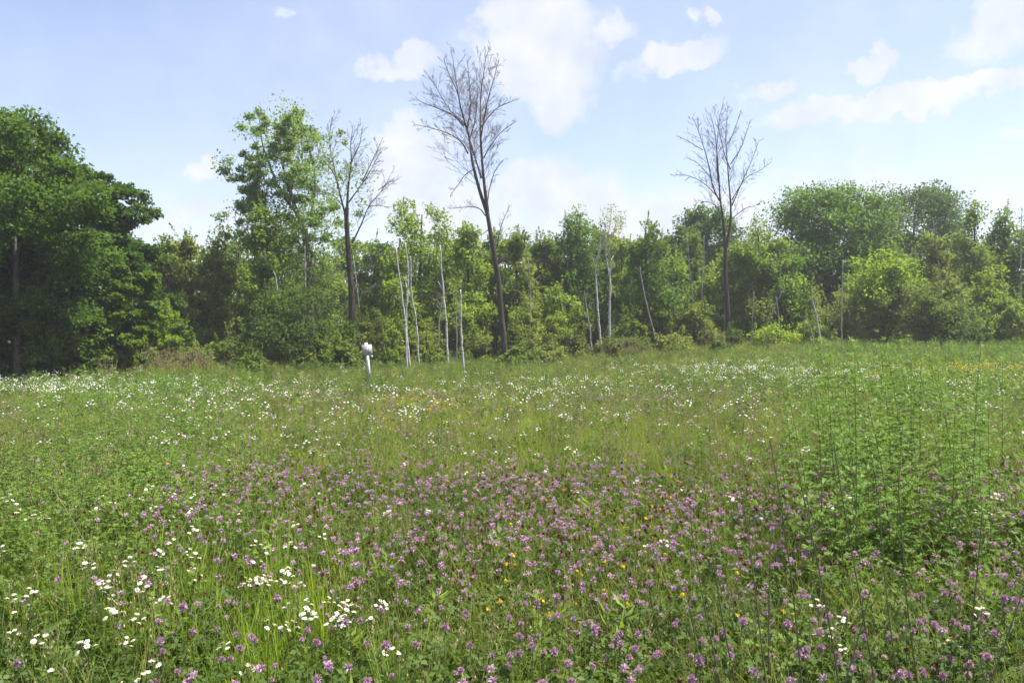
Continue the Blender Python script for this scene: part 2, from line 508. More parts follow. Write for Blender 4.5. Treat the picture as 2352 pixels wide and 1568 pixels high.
SP = dict(flat=.9, rfac=.34, dense=1.4)
rows = [  # name, label, xd, Y, ytop, width px, kind, colour, base, clumps, leaves, shoots
    ('sapling', 'young tree just right of the dark left maples', 385, 34, 548, 95, 'column', OLIVE, .06, 40, 130, 10),
    ('sapling', 'brownish green sapling with spiky top, left one of the pair before the tall leafy ash', 440, 36, 536, 110, 'column', OLIVE, .08, 44, 130, 16),
    ('sapling', 'brownish green sapling with spiky top, right one of the pair before the tall leafy ash', 500, 37, 530, 115, 'column', (.095, .125, .036), .08, 44, 130, 16),
    ('sapling', 'dark slender sapling with spiky top touching the left side of the leafy ash', 548, 39, 545, 90, 'column', (.065, .105, .028), .08, 36, 130, 14),
    ('young_tree', 'bright green slender tree growing up in front of the leafy ash', 612, 33, 452, 105, 'column', (.085, .135, .028), .2, 46, 120, 8),
    ('sapling', 'green sapling low behind the leafy ash trunk', 665, 41, 600, 130, 'column', SAP, .05, 44, 130, 6),
    ('sapling', 'green sapling between the ash trunk and the half bare tree', 748, 42, 590, 110, 'column', SAP, .05, 44, 120, 8),
    ('sapling', 'bright sapling right behind the half bare tree', 860, 40, 556, 105, 'column', (.10, .15, .03), .05, 48, 130, 12),
    ('young_tree', 'light green tree with an open feathery top left of the tall bare tree', 962, 40, 470, 135, 'round', (.10, .15, .04), .12, 60, 120, 14),
    ('sapling', 'bright sapling behind the three leaning white birch stems', 915, 38, 540, 90, 'column', LIME, .05, 44, 120, 10),
    ('sapling', 'bright green sapling just left of the tall bare trunk', 1075, 39, 520, 105, 'column', LIME, .05, 52, 120, 14),
    ('sapling', 'green sapling behind the straight white birch snag', 1020, 42, 545, 90, 'column', SAP, .05, 44, 120, 10),
    ('sapling', 'green sapling directly behind the tall bare trunk', 1135, 41, 530, 90, 'column', SAP, .05, 44, 120, 12),
    ('sapling', 'olive sapling just right of the tall bare trunk', 1190, 40, 536, 100, 'column', (.085, .12, .026), .05, 48, 120, 14),
    ('sapling', 'olive sapling with a ragged top behind the thin pale pole right of the bare tree', 1245, 42, 528, 90, 'column', (.07, .105, .026), .05, 44, 120, 14),
    ('young_tree', 'dense dark green young tree left of the live birches', 1312, 43, 488, 125, 'column', (.05, .10, .022), .12, 60, 140, 10),
    ('sapling', 'small bright sapling under the dense young tree left of the birches', 1290, 38, 640, 100, 'column', LIME, .03, 36, 120, 6),
    ('young_tree', 'green young tree directly behind the live birches', 1368, 44, 500, 110, 'column', (.06, .105, .026), .10, 50, 130, 10),
    ('young_tree', 'green young tree with a forked ragged top right of the live birches', 1480, 38, 508, 115, 'column', (.065, .115, .03), .14, 46, 120, 12),
    ('sapling', 'olive sapling between the live birches and the forked young tree', 1432, 42, 560, 90, 'column', SAP, .05, 44, 120, 6),
    ('sapling', 'green sapling left of the right bare tree under the far oak', 1556, 41, 590, 110, 'column', (.07, .12, .026), .05, 48, 120, 8),
    ('sapling', 'bright lime sapling just left of the right bare trunk', 1625, 40, 640, 110, 'column', LIME, .03, 46, 120, 8),
    ('young_tree', 'small tree with dark forked stems right of the right bare trunk', 1738, 39.5, 545, 105, 'vase', (.08, .125, .03), .3, 44, 120, 10),
    ('young_tree', 'light open young tree between the two far oaks', 1745, 43, 502, 100, 'column', (.10, .145, .045), .1, 46, 100, 14),
    ('sapling', 'bright green sapling below the left side of the big round oak', 1812, 39, 595, 115, 'column', (.085, .145, .026), .05, 50, 120, 8),
    ('sapling', 'bright green sapling below the right side of the big round oak', 1960, 41, 630, 110, 'column', (.09, .145, .03), .05, 44, 120, 8),
    ('young_tree', 'bright yellowish young tree on dark forked stems below the far dark oak', 2030, 37, 590, 135, 'vase', (.115, .17, .026), .35, 44, 120, 8),
    ('sapling', 'olive young tree with a pale thin stem right of the dark far oak', 2140, 38, 540, 125, 'column', (.085, .11, .034), .05, 56, 120, 10),
    ('young_tree', 'green spiky topped young tree near the right edge, left one', 2235, 41, 478, 120, 'cone', (.085, .125, .034), .06, 56, 130, 22),
    ('young_tree', 'green spiky topped young tree near the right edge, right one', 2310, 42, 492, 120, 'cone', (.075, .12, .032), .06, 56, 130, 22),
    ('young_tree', 'green young tree cut by the right frame edge', 2385, 42, 490, 130, 'cone', (.08, .12, .032), .06, 50, 130, 18),
    ('sapling', 'yellow green sapling low in front of the spiky young trees at the right edge', 2265, 38, 610, 120, 'column', (.11, .15, .03), .05, 44, 120, 8),
]
for i, (nm, lb, xd, Y, yt, w, kd, col, bs, nc, nl, sh) in enumerate(rows):
    tree(nm, lb, G_WOOD, 'tree', xd, Y, yt, w * 1.12, kd, col, 40 + i, bs, nc, nl, .145, shoots=sh, bark=M_BARKD if i % 3 else M_BARK, **SP)

# second row, seen between the first ones
gaps = [(410, 'behind the spiky saplings at left'), (520, 'behind the darkest spiky sapling at left'), (585, 'behind the bright slender tree before the ash'), (700, 'behind the ash trunk'), (800, 'behind the half bare trunk'), (895, 'behind the leaning white birch stems'),
        (1000, 'behind the open feathery tree'), (1050, 'behind the short white snag'), (1105, 'behind the lime sapling left of the tall bare trunk'), (1162, 'behind the upper part of the tall bare trunk'), (1218, 'behind the thin pale pole'), (1275, 'behind the dense dark young tree'),
        (1340, 'left of the live birches'), (1405, 'right of the live birches'), (1455, 'behind the forked ragged young tree'), (1520, 'left of the far oak behind the right bare tree'), (1590, 'below the oak behind the right bare tree'), (1660, 'behind the right bare trunk'),
        (1700, 'just right of the right bare trunk'), (1780, 'between the right bare tree and the big round oak'), (1870, 'under the middle of the big round oak'), (2000, 'under the gap between the two big oaks'), (2075, 'under the dark bluish oak'), (2190, 'right of the dark bluish oak'), (2270, 'behind the two spiky young trees')]
gcol = [SAP, (.075, .115, .026), LIME, (.09, .125, .034), (.065, .105, .024)]
for i, (xd, wh) in enumerate(gaps):
    yt = 552 + 16 * math.sin(i * 2.7) + (12 if xd < 900 else 0)
    tree('sapling', 'second row sapling ' + wh, G_WOOD, 'tree', xd, 45 + (i % 3), yt, 120, 'column', gcol[i % 5], 140 + i, .05, 44, 110, .17, shoots=14, bark=M_BARKD, **SP)

OK_ = dict(kind='round', size=.165, flat=.85, rfac=.24, gap=.10, dense=1.6)
tree('oak_tree', 'dark round oak crown behind the right bare tree', 'far oaks above the thicket', 'tree', 1612, 52, 482, 185, color=OAK, seed=90, base=.25, ncl=110, nleaf=150, **OK_)
tree('oak_tree', 'big round mid green oak crown, largest of the far oaks', 'far oaks above the thicket', 'tree', 1905, 47, 434, 285, color=(.05, .098, .022), seed=91, base=.22, ncl=150, nleaf=150, **OK_)
tree('oak_tree', 'dark bluish green oak crown right of the big round one', 'far oaks above the thicket', 'tree', 2095, 52, 436, 300, color=OAK2, seed=92, base=.15, ncl=185, nleaf=130, **OK_)
tree('oak_tree', 'dim low oak between the right bare tree and the big round oak', 'far oaks above the thicket', 'tree', 1765, 54, 560, 190, color=OAK, seed=93, base=.1, ncl=80, nleaf=140, **OK_)

# ---- far wood behind, read as one mass
fw = MB()
r = np.random.default_rng(5)
FC, FR = [], []
for i in range(800):
    xd = r.uniform(300, 2600)
    Y = r.uniform(50, 64)
    tp = 575 if xd < 1550 else 550
    z = r.uniform(.3, at(xd, tp + 14 * math.sin(xd * .045) + 10 * math.sin(xd * .11), Y).z)
    FC.append(at(xd, 800, Y) * 1.0); FC[-1].z = z
    FR.append(r.uniform(.5, 1.0))
clump_leaves(fw, np.array([tuple(c) for c in FC]), np.array(FR), 88, .32, r=r)
for i in range(60):
    xd = r.uniform(250, 2600); Y = r.uniform(47, 60); X = at(xd, 800, Y).x
    fw.tube([(X, Y, -.3), (X + r.normal() * .15, Y, 2.5), (X + r.normal() * .4, Y, 6)], r.uniform(.05, .12), .03, 5, m=1)
o = fw.build('far_wood', [M_LEAF, M_BARKD]); o.color = (.11, .175, .036, 1)
tag(o, 'dim green wood massed behind the trees of the edge', 'wood', kind='stuff')

# ---- shrubs: undergrowth along the wood edge
LM = [(40, 'the straight grey maple trunk'), (300, 'the tan reeds'), (470, 'the spiky saplings'), (705, 'the leafy ash'), (808, 'the half bare tree'), (848, 'the small sign post'),
      (935, 'the three leaning birch stems'), (1060, 'the short white snag'), (1160, 'the tall bare trunk'), (1385, 'the live birches'), (1490, 'the slanting pale pole'),
      (1670, 'the right bare trunk'), (1780, 'the crossed pale poles'), (1865, 'the two short snags'), (2020, 'the dark forked stems'), (2110, 'the big dark shrub'), (2330, 'the right frame edge')]
used_labels = {}


def place_words(xd):
    k = min(LM, key=lambda q: abs(q[0] - xd))
    s = 'left of ' if xd < k[0] - 22 else ('right of ' if xd > k[0] + 22 else 'at the foot of ')
    if k[0] == 2330: s = 'near '
    return s + k[1]


def shrub_label(desc, xd):
    lb = f'{desc} {place_words(xd)}'
    n = used_labels.get(lb, 0); used_labels[lb] = n + 1
    return lb if n == 0 else lb + [', the farther one', ', the third one back', ', the fourth one back'][n - 1]


shr = [  # xd, Y, ytop, width, colour, what
    (692, 30, 655, 205, (.036, .066, .018), 'large dark dense shrub'), (545, 29.5, 775, 130, (.075, .105, .035), 'low rounded grey green shrub'), (470, 33, 760, 110, (.085, .125, .03), 'leafy green shrub'),
    (620, 31, 735, 110, (.06, .095, .024), 'dark green shrub'), (770, 30.5, 730, 100, (.075, .11, .028), 'open olive shrub'), (830, 33, 700, 95, (.10, .13, .04), 'light olive shrub'),
    (880, 34.5, 735, 90, (.105, .145, .035), 'light green shrub'), (905, 37, 690, 100, (.075, .115, .026), 'leafy green shrub'), (985, 36, 760, 110, (.09, .12, .03), 'low olive shrub'), (1020, 38, 700, 110, (.11, .155, .03), 'bright green shrub'),
    (1085, 37, 690, 90, (.12, .165, .03), 'bright lime shrub'), (1105, 35.5, 775, 80, (.075, .10, .03), 'low dark green shrub'), (1195, 35.5, 745, 95, (.075, .11, .028), 'leafy green shrub'), (1215, 37, 690, 90, (.105, .145, .03), 'bright green shrub'),
    (1252, 35, 770, 110, (.12, .145, .045), 'low yellowish shrub'), (1275, 37, 720, 100, (.10, .14, .03), 'lime green shrub'), (1312, 35.5, 770, 110, (.10, .12, .04), 'low olive shrub'), (1345, 37.5, 720, 90, (.085, .12, .03), 'leafy green shrub'),
    (1440, 36, 730, 100, (.075, .11, .03), 'leafy green shrub'), (1455, 35.5, 780, 100, (.06, .09, .03), 'low dark green shrub'), (1530, 37, 700, 105, (.09, .125, .032), 'tall olive shrub'), (1545, 36, 770, 100, (.105, .13, .04), 'low yellowish shrub'),
    (1600, 37.5, 700, 95, (.095, .13, .035), 'leafy green shrub'), (1628, 36.5, 760, 85, (.085, .105, .035), 'low olive shrub'), (1685, 37, 760, 85, (.045, .08, .022), 'dark green shrub'), (1742, 38.5, 680, 110, (.095, .125, .034), 'tall olive shrub'),
    (1775, 36.5, 752, 120, (.13, .185, .03), 'low bright lime shrub'), (1835, 39, 690, 115, (.095, .125, .045), 'grey green willow shrub'), (1850, 37, 745, 110, (.12, .165, .034), 'low lime green shrub'), (1900, 38.5, 660, 130, (.10, .13, .05), 'grey green willow shrub'),
    (1945, 37, 735, 120, (.075, .10, .04), 'dusky green shrub'), (1975, 39, 670, 130, (.11, .14, .055), 'pale willow shrub'), (2035, 36.5, 720, 110, (.085, .11, .04), 'olive willow shrub'), (2105, 35.5, 650, 150, (.075, .105, .034), 'large dark leafy shrub'),
    (2175, 35, 690, 150, (.04, .07, .02), 'large shadowy dense shrub'), (2250, 35.5, 735, 100, (.075, .12, .03), 'leafy green shrub'), (2290, 36.5, 685, 120, (.10, .145, .034), 'bright green shrub'), (2345, 35.5, 690, 110, (.10, .145, .04), 'bright green shrub'),
    (1000, 32.8, 803, 70, (.09, .125, .034), 'low bramble patch'), (1185, 33.2, 800, 80, (.08, .115, .03), 'low bramble patch'), (1255, 33.6, 795, 90, (.11, .14, .045), 'low bramble patch'), (1560, 34.2, 795, 80, (.09, .12, .036), 'low bramble patch'),
    (1650, 34.8, 785, 60, (.07, .105, .03), 'low bramble patch'), (900, 31.5, 806, 60, (.085, .125, .03), 'low bramble patch'), (585, 28, 812, 90, (.08, .12, .03), 'low bramble patch'), (455, 28.4, 800, 80, (.095, .14, .035), 'low bramble patch'), (95, 23.8, 690, 120, (.055, .10, .02), 'leafy maple shrub'), (165, 24.6, 700, 120, (.06, .105, .02), 'leafy maple shrub'), (225, 25.0, 715, 110, (.07, .12, .022), 'leafy maple shrub'), (-5, 23.6, 720, 90, (.055, .10, .02), 'leafy maple shrub'), (2400, 36, 670, 130, (.09, .12, .04), 'olive shrub cut by the frame,'), (350, 28.5, 700, 110, (.10, .155, .022), 'bright yellow green maple shrub'), (415, 31, 745, 100, (.075, .12, .026), 'leafy green shrub'), (2090, 34.8, 770, 120, (.09, .12, .036), 'low olive shrub'),
    (505, 30.5, 790, 80, (.085, .12, .03), 'low leafy shrub'), (960, 35, 775, 70, (.095, .135, .035), 'low leafy shrub'), (1400, 35, 775, 80, (.085, .115, .032), 'low leafy shrub'), (660, 29, 790, 110, (.05, .08, .022), 'low dark shrub'),
    (730, 29.3, 785, 120, (.07, .105, .026), 'low leafy shrub'), (790, 29.8, 790, 90, (.085, .12, .03), 'low olive shrub'), (1905, 36, 775, 100, (.095, .125, .04), 'low olive shrub'), (1985, 36, 765, 110, (.085, .11, .04), 'low dusky shrub'),
]
for i, (xd, Y, yt, w, col, what) in enumerate(shr):
    tree('shrub', shrub_label(what, xd), 'shrubs of the undergrowth', 'shrub', xd, Y, yt, w, 'dome' if yt > 700 else 'round', col, 200 + i, .04, 38 if w < 150 else 70, 105, .112, rt=.035, dense=1.0,
         stems=5, rfac=.27, flat=.8, shoots=8 if yt < 760 else 4, bark=M_BARKD)


# ------------------------------------------------------------------ bare and half bare trees
def Z3(x, y): return (1150 + x / 1.4933) * .765625, (100 + y / 1.4933) * .765625
def Z4(x, y): return (1650 + x / 1.743) * .765625, (250 + y / 1.743) * .765625
def Z2(x, y): return (600 + x / 1.7415) * .765625, (250 + y / 1.7415) * .765625
def Z5(x, y): return (2300 + x / 2.412) * .765625, (500 + y / 2.412) * .765625


def smooth_path(P, per=5):
    P = np.array([tuple(p) for p in P], float)
    if len(P) < 3: return P if len(P) > 1 else P
    out = []
    E = np.vstack([2 * P[0] - P[1], P, 2 * P[-1] - P[-2]])
    for i in range(1, len(E) - 2):
        for t in np.linspace(0, 1, per, endpoint=False):
            a, b_, c_, d_ = E[i - 1], E[i], E[i + 1], E[i + 2]
            out.append(.5 * ((2 * b_) + (-a + c_) * t + (2 * a - 5 * b_ + 4 * c_ - d_) * t * t + (-a + 3 * b_ - 3 * c_ + d_) * t ** 3))
    out.append(P[-1])
    return np.array(out)


def grow(mb, p, d, L, r0, level, r, up=.25, mins=.006):
    n = 5
    pts = [p]
    dd = d
    for i in range(n):
        dd = unit(dd + r.normal(size=3) * .10 + np.array([0, 0, up * .35]))
        pts.append(pts[-1] + dd * L / n)
    pts = np.array(pts)
    mb.tube(pts, max(r0, mins), max(r0 * .35, mins * .7), 3)
    if level > 0:
        k = max(2, int(2 + L * 3.0))
        for j in range(k):
            f = r.uniform(.15, .97)
            i0 = min(int(f * n), n - 1)
            a = pts[i0] + (pts[i0 + 1] - pts[i0]) * (f * n - i0)
            tdir = unit(pts[i0 + 1] - pts[i0])
            side = unit(np.cross(tdir, r.normal(size=3)))
            grow(mb, a, unit(tdir * .8 + side * r.uniform(.45, .8)), L * r.uniform(.28, .5) * (1.15 - .4 * f), r0 * .5, level - 1, r, up, mins)


def bare_tree(name, label, base, Y, zf, trunk, limbs, rt, mat, seed, side_n=13, lvl=2, depth=.22, sideL=.30):
    r = np.random.default_rng(seed)
    bx, by = base
    X = at(bx, by, Y).x
    z0 = gz(X, Y)
    root = thing(name, (X, Y, z0), label, 'tree', 'leafless trees standing over the thicket')
    O = np.array([X, Y, z0])
    W = lambda p, dy=0: np.array(tuple(at(*zf(*p), Y))) + np.array([0, dy, 0]) - O
    tp = [W(p) for p in trunk]
    tp[0][2] = -.2
    tm = MB()
    tm.tube(smooth_path(tp, 6), rt * 1.12, rt * .62, 10, wob=.06, power=.8)
    tm.build('trunk', mat, root, smooth=True)
    tw = MB()
    for i, (pp, r0) in enumerate(limbs):
        lm = MB()
        side = r.choice([-1, 1]) * r.uniform(.3, 1.0)
        total = sum(math.dist(pp[j], pp[j + 1]) for j in range(len(pp) - 1))
        P, acc_ = [], 0
        for j, q_ in enumerate(pp):
            if j: acc_ += math.dist(pp[j], pp[j - 1])
            P.append(W(q_, side * depth * (acc_ / total) ** 1.2 * total / 200))
        path = smooth_path(P, 5)
        path = path[:max(4, int(len(path) * .95))]
        lm.tube(path, r0 * .74, .008, 6, power=.75, wob=.05)
        lm.build('branch', mat, root, smooth=True)
        seg = np.linalg.norm(np.diff(path, axis=0), axis=1)
        LL = seg.sum()
        k = int(side_n * LL / 2.2) + 3
        cum = np.concatenate([[0], np.cumsum(seg)]) / LL
        for j in range(k):
            f = .14 + .86 * ((j + r.uniform(0, 1)) / k) ** .8
            i0 = min(np.searchsorted(cum, f) - 1, len(path) - 2)
            a = path[i0] + (path[i0 + 1] - path[i0]) * ((f - cum[i0]) / max(cum[i0 + 1] - cum[i0], 1e-6))
            td = unit(path[i0 + 1] - path[i0])
            sd = unit(np.cross(td, r.normal(size=3)))
            grow(tw, a, unit(td * .75 + sd * r.uniform(.5, .85)), min(1.9, LL * sideL) * r.uniform(.5, 1.05) * (1.25 - .78 * f), .013 * (1.15 - .6 * f), lvl, r, up=.18, mins=.0062)
    o_ = tw.build('twigs', M_TWIG, root)
    o_['kind'] = 'stuff'
    return root, O, W


# tall central bare tree
bare_tree('bare_tree', 'tall leafless tree leaning left in the centre, tallest against the clouds', Z3(545, 1460), 34, Z3,
          [(547, 1470), (540, 1380), (530, 1280), (515, 1100), (490, 950), (465, 800)],
          [([(468, 815), (430, 700), (400, 580), (385, 470), (365, 400), (345, 320), (325, 200), (310, 100)], .125),
           ([(467, 800), (455, 700), (445, 600), (437, 480), (435, 400), (440, 270), (455, 170), (460, 85)], .12),
           ([(440, 650), (412, 560), (388, 480), (360, 400), (300, 345), (230, 230), (190, 165)], .06),
           ([(362, 415), (310, 365), (235, 330), (165, 300), (112, 255)], .05),
           ([(380, 540), (350, 490), (300, 455), (220, 430), (100, 405)], .05),
           ([(458, 818), (432, 787), (390, 778), (330, 785), (275, 790)], .04),
           ([(449, 560), (480, 505), (535, 440), (605, 395)], .045),
           ([(437, 470), (465, 310), (495, 200), (522, 95)], .05),
           ([(436, 420), (500, 345), (560, 315), (605, 300)], .04),
           ([(466, 770), (475, 700), (500, 620), (545, 560)], .04),
           ([(508, 965), (518, 905), (540, 830), (575, 755)], .035),
           ([(404, 610), (365, 635), (325, 690), (290, 735)], .032),
           ([(350, 350), (330, 260), (290, 170), (262, 90)], .045),
           ([(375, 440), (390, 330), (385, 220), (375, 110)], .045),
           ([(385, 480), (410, 390), (420, 270), (415, 130)], .045),
           ([(470, 880), (430, 905), (370, 895), (310, 905)], .026),
           ([(512, 1040), (535, 1008), (575, 1003)], .022)],
          .14, M_BARKD, 11)
# right bare tree
bare_tree('bare_tree', 'leafless tree with a dark forked trunk on the right, crown against white cloud', Z4(940, 1420), 38, Z4,
          [(942, 1425), (936, 1320), (930, 1200), (917, 1000), (918, 850)],
          [([(916, 860), (902, 710), (885, 610), (875, 500), (860, 350), (845, 250), (800, 110)], .10),
           ([(922, 860), (944, 740), (950, 640), (943, 500), (940, 420), (935, 250), (960, 90)], .105),
           ([(886, 615), (850, 540), (825, 430), (790, 320), (750, 220), (722, 175)], .055),
           ([(882, 600), (810, 525), (720, 480), (615, 478)], .035),
           ([(888, 660), (835, 622), (740, 613)], .026),
           ([(951, 640), (1000, 530), (1060, 400), (1112, 265)], .045),
           ([(948, 710), (1020, 655), (1070, 640), (1125, 608)], .03),
           ([(950, 610), (1020, 500), (1090, 460), (1165, 405)], .035),
           ([(943, 425), (1000, 330), (1050, 165)], .035),
           ([(938, 310), (975, 210), (1000, 130)], .03),
           ([(878, 520), (870, 380), (880, 200), (905, 90)], .035),
           ([(942, 450), (900, 330), (860, 130)], .04),
           ([(845, 500), (770, 420), (690, 385)], .028),
           ([(800, 350), (720, 300), (650, 265)], .028),
           ([(930, 990), (950, 975), (985, 978)], .02)],
          .135, M_BARKD, 23, side_n=9, lvl=2, sideL=.26)
# half bare tree beside the leafy ash
HB, HB_O, HBW = bare_tree('half_bare_tree', 'dark trunked half leafless tree left of centre, bare branches on its right side', Z2(800, 1340), 32, Z2,
          [(805, 1370), (795, 1240), (790, 1080), (775, 880), (765, 700), (768, 650)],
          [([(768, 660), (775, 520), (788, 420), (785, 300), (805, 190)], .09),
           ([(766, 710), (735, 600), (702, 480), (625, 385), (560, 335)], .075),
           ([(722, 550), (705, 450), (680, 300), (705, 155)], .05),
           ([(795, 835), (840, 740), (882, 640), (960, 540), (1005, 440)], .06),
           ([(778, 620), (850, 515), (890, 445), (945, 330)], .05),
           ([(850, 510), (905, 400), (965, 280)], .04),
           ([(785, 420), (830, 320), (845, 210)], .04),
           ([(792, 1045), (870, 960), (935, 880)], .03),
           ([(795, 1110), (850, 1085), (965, 1040)], .026),
           ([(772, 880), (700, 905), (640, 890)], .028),
           ([(745, 640), (680, 575), (560, 565)], .03),
           ([(880, 640), (940, 640), (1010, 650)], .026),
           ([(930, 560), (985, 520), (1020, 505)], .022),
           ([(770, 930), (735, 960), (690, 1000)], .02)],
          .13, M_BARKD, 31, side_n=10, lvl=2, sideL=.40)


def foliage(parent, O, zf, Y, blobs, col, n, size, seed, flat=.75, sprigs=7, depth=1.0, spread=(.32, .5)):
    r = np.random.default_rng(seed)
    C, R = [], []
    for (x, y, rr) in blobs:
        k = max(1, int((rr / 34) ** 1.7))
        for j in range(k):
            a, f = r.uniform(0, 6.28), math.sqrt(r.uniform(0, 1)) * (.62 if k > 1 else 0)
            p = np.array(tuple(at(*zf(x + rr * f * math.cos(a), y + rr * f * math.sin(a)), Y))) - O
            p[1] += r.normal() * depth
            C.append(p); R.append(rr * r.uniform(*spread) / 1.7415 * .7656 / F * Y if k > 1 else rr * .7 / 1.7415 * .7656 / F * Y)
    cm = MB()
    clump_leaves(cm, np.array(C), np.array(R), n, size, r=r, flat=flat, sprigs=sprigs)
    o_ = cm.build('crown', M_LEAF, parent); o_.color = (*col, 1); o_['kind'] = 'stuff'
    return np.array(C), np.array(R)


foliage(HB, HB_O, Z2, 32, [(740, 255, 42), (690, 320, 50), (800, 480, 60), (830, 585, 55), (770, 520, 50), (650, 430, 60), (720, 420, 55), (690, 560, 60), (760, 420, 50), (700, 250, 35), (810, 660, 40), (640, 320, 45)], (.16, .24, .055), 75, .105, 51, sprigs=14, spread=(.8, 1.3))

# leafy ash behind it
AX = at(*Z2(585, 1230), 35.5).x
ash = thing('ash_tree', (AX, 35.5, gz(AX, 35.5)), 'tall leafy ash with loose light green clumps and sky showing through', 'tree', G_WOOD)
AO = np.array(tuple(ash.location))
WA = lambda x, y: np.array(tuple(at(*Z2(x, y), 35.5))) - AO
tm = MB()
main = smooth_path([WA(585, 1250) * [1, 1, 0] + [0, 0, -.2], WA(572, 1000), WA(545, 780), WA(510, 690), WA(470, 560), WA(430, 420), WA(400, 260)], 6)
tm.tube(main, .17, .025, 8, wob=.05)
s2 = smooth_path([WA(545, 790), WA(590, 640), WA(600, 480), WA(560, 300), WA(530, 200)], 5)
tm.tube(s2, .09, .02, 6)
s3 = smooth_path([WA(520, 700), WA(420, 560), WA(330, 330), WA(310, 180)], 5)
tm.tube(s3, .07, .018, 6)
blobs = [(318, 150, 46), (400, 195, 60), (500, 180, 55), (555, 195, 42), (236, 248, 36), (300, 250, 40), (350, 290, 60), (440, 280, 65), (530, 290, 60), (170, 465, 56), (245, 480, 42), (235, 375, 30),
         (330, 400, 50), (410, 420, 70), (500, 400, 70), (600, 300, 60), (600, 420, 65), (300, 520, 50), (420, 530, 70), (520, 520, 70), (620, 540, 65), (210, 610, 56), (290, 600, 60), (380, 620, 70), (480, 640, 75),
         (580, 650, 70), (670, 640, 60), (195, 730, 50), (270, 720, 60), (360, 740, 75), (460, 760, 75), (560, 760, 75), (650, 760, 65), (250, 820, 60), (340, 850, 80), (450, 880, 80), (560, 880, 80), (650, 880, 70), (400, 960, 80), (520, 980, 80), (630, 1000, 70), (690, 700, 50)]
rb = np.random.default_rng(8)
B0 = list(blobs)
for _ in range(620):
    a_, c_ = B0[rb.integers(len(B0))], B0[rb.integers(len(B0))]
    if math.dist(a_[:2], c_[:2]) < 210: blobs.append(((a_[0] + c_[0]) / 2 + rb.normal() * 12, (a_[1] + c_[1]) / 2 + rb.normal() * 12, 34))
C_, R_ = foliage(ash, AO, Z2, 35.5, blobs, (.185, .27, .085), 150, .115, 52, depth=1.0, sprigs=16, spread=(.95, 1.5))
connect(tm, list(main[8:]) + list(s2) + list(s3), C_, R_, np.random.default_rng(3), .05)
tm.build('trunk', M_BARK, ash, smooth=True)


# ------------------------------------------------------------------ birches and pale snags
def pole(name, label, zf, pts, Y, r0, mat, seed, branches=(), twig=0, group='pale dead trunks standing in the thicket', broken=True):
    r = np.random.default_rng(seed)
    r0 *= .72
    if mat is M_SNAG: Y += 1.0
    bx, by = zf(*pts[0])
    X = at(bx, by, Y).x
    z0 = gz(X, Y)
    root = thing(name, (X, Y, z0), label, 'tree', group)
    O = np.array([X, Y, z0])
    W = lambda p: np.array(tuple(at(*zf(*p), Y))) - O
    P = [W(p) for p in pts]
    d0 = P[0] - P[1]
    P[0][2] = min(P[0][2], 0) - .1
    m_ = MB()
    path = smooth_path(P, 6)
    path[1:-1] += r.normal(size=path[1:-1].shape) * r0 * .22
    m_.tube(path, r0, r0 * .5 if broken else r0 * .22, 8, cap=True, wob=.07)
    m_.build('trunk', mat, root, smooth=True)
    for bp_ in branches:
        bm_ = MB(); bp2 = smooth_path([W(p) + np.array([0, r.normal() * .08 * j, 0]) for j, p in enumerate(bp_)], 4)
        bm_.tube(bp2, r0 * .5, .008, 5)
        bm_.build('branch', mat, root, smooth=True)
    twig = twig + 4
    if twig:
        tw = MB()
        for j in range(twig):
            i0 = int(r.uniform(.45, .98) * (len(path) - 1))
            grow(tw, path[i0], unit(np.array([r.normal() * .6, r.normal() * .6, r.uniform(.1, 1)])), r.uniform(.2, .7), .009, 1, r, up=.2)
        o_ = tw.build('twigs', M_TWIG, root); o_['kind'] = 'stuff'
    return root, O, W


pole('dead_birch', 'white dead birch stem curving left, leftmost of the three leaning birches', Z3, [(108, 1475), (98, 1290), (78, 1140), (55, 955)], 30, .055, M_BIRCH, 1, twig=2)
pole('dead_birch', 'tall white dead birch, middle stem of the three leaning birches', Z3, [(126, 1482), (104, 1330), (107, 1180), (112, 1080), (100, 938)], 30.4, .06, M_BIRCH, 2, branches=[[(107, 1150), (98, 1115), (88, 1090)]], twig=2)
pole('dead_birch', 'white dead birch stem, rightmost of the three leaning birches', Z3, [(162, 1445), (148, 1300), (128, 1170), (122, 998)], 31, .05, M_BIRCH, 3, branches=[[(125, 1190), (112, 1160), (105, 1140)]], twig=2)
pole('dead_birch', 'straight thick white birch snag midway between the leaning birches and the bare tree', Z3, [(290, 1425), (280, 1290), (268, 1150), (253, 948)], 33, .075, M_BIRCH, 4, branches=[[(266, 1150), (250, 1120), (244, 1110)]], twig=3)
pole('dead_birch', 'thin crooked grey stem leaning on the straight white snag', Z3, [(245, 1450), (250, 1300), (258, 1230), (263, 1180)], 33.2, .038, M_SNAG, 5, branches=[[(255, 1220), (240, 1195), (222, 1190)]])
pole('dead_birch', 'short thick white snag with a broken top left of the tall bare trunk', Z3, [(362, 1492), (350, 1370), (347, 1260), (346, 1148)], 29.5, .07, M_BIRCH, 6, twig=1)
pole('dead_birch', 'thin pale pole standing right of the tall bare trunk', Z3, [(661, 1375), (659, 1240), (657, 1120), (650, 1022)], 35.5, .045, M_SNAG, 7, twig=2)
pole('dead_birch', 'faint thin grey stem among lime leaves just left of the short thick snag', Z3, [(330, 1400), (328, 1320), (325, 1245)], 34, .035, M_SNAG, 8)
b1, O1, W1 = pole('birch_tree', 'live white birch with a kinked stem, left one of the pair right of centre', Z4, [(278, 1430), (258, 1280), (246, 1120), (240, 965), (258, 880), (267, 800), (263, 715)], 35, .075, M_BIRCH, 9, branches=[[(242, 960), (225, 920), (212, 890)], [(255, 890), (285, 830), (300, 810)]], twig=12, group='live birches', broken=False)
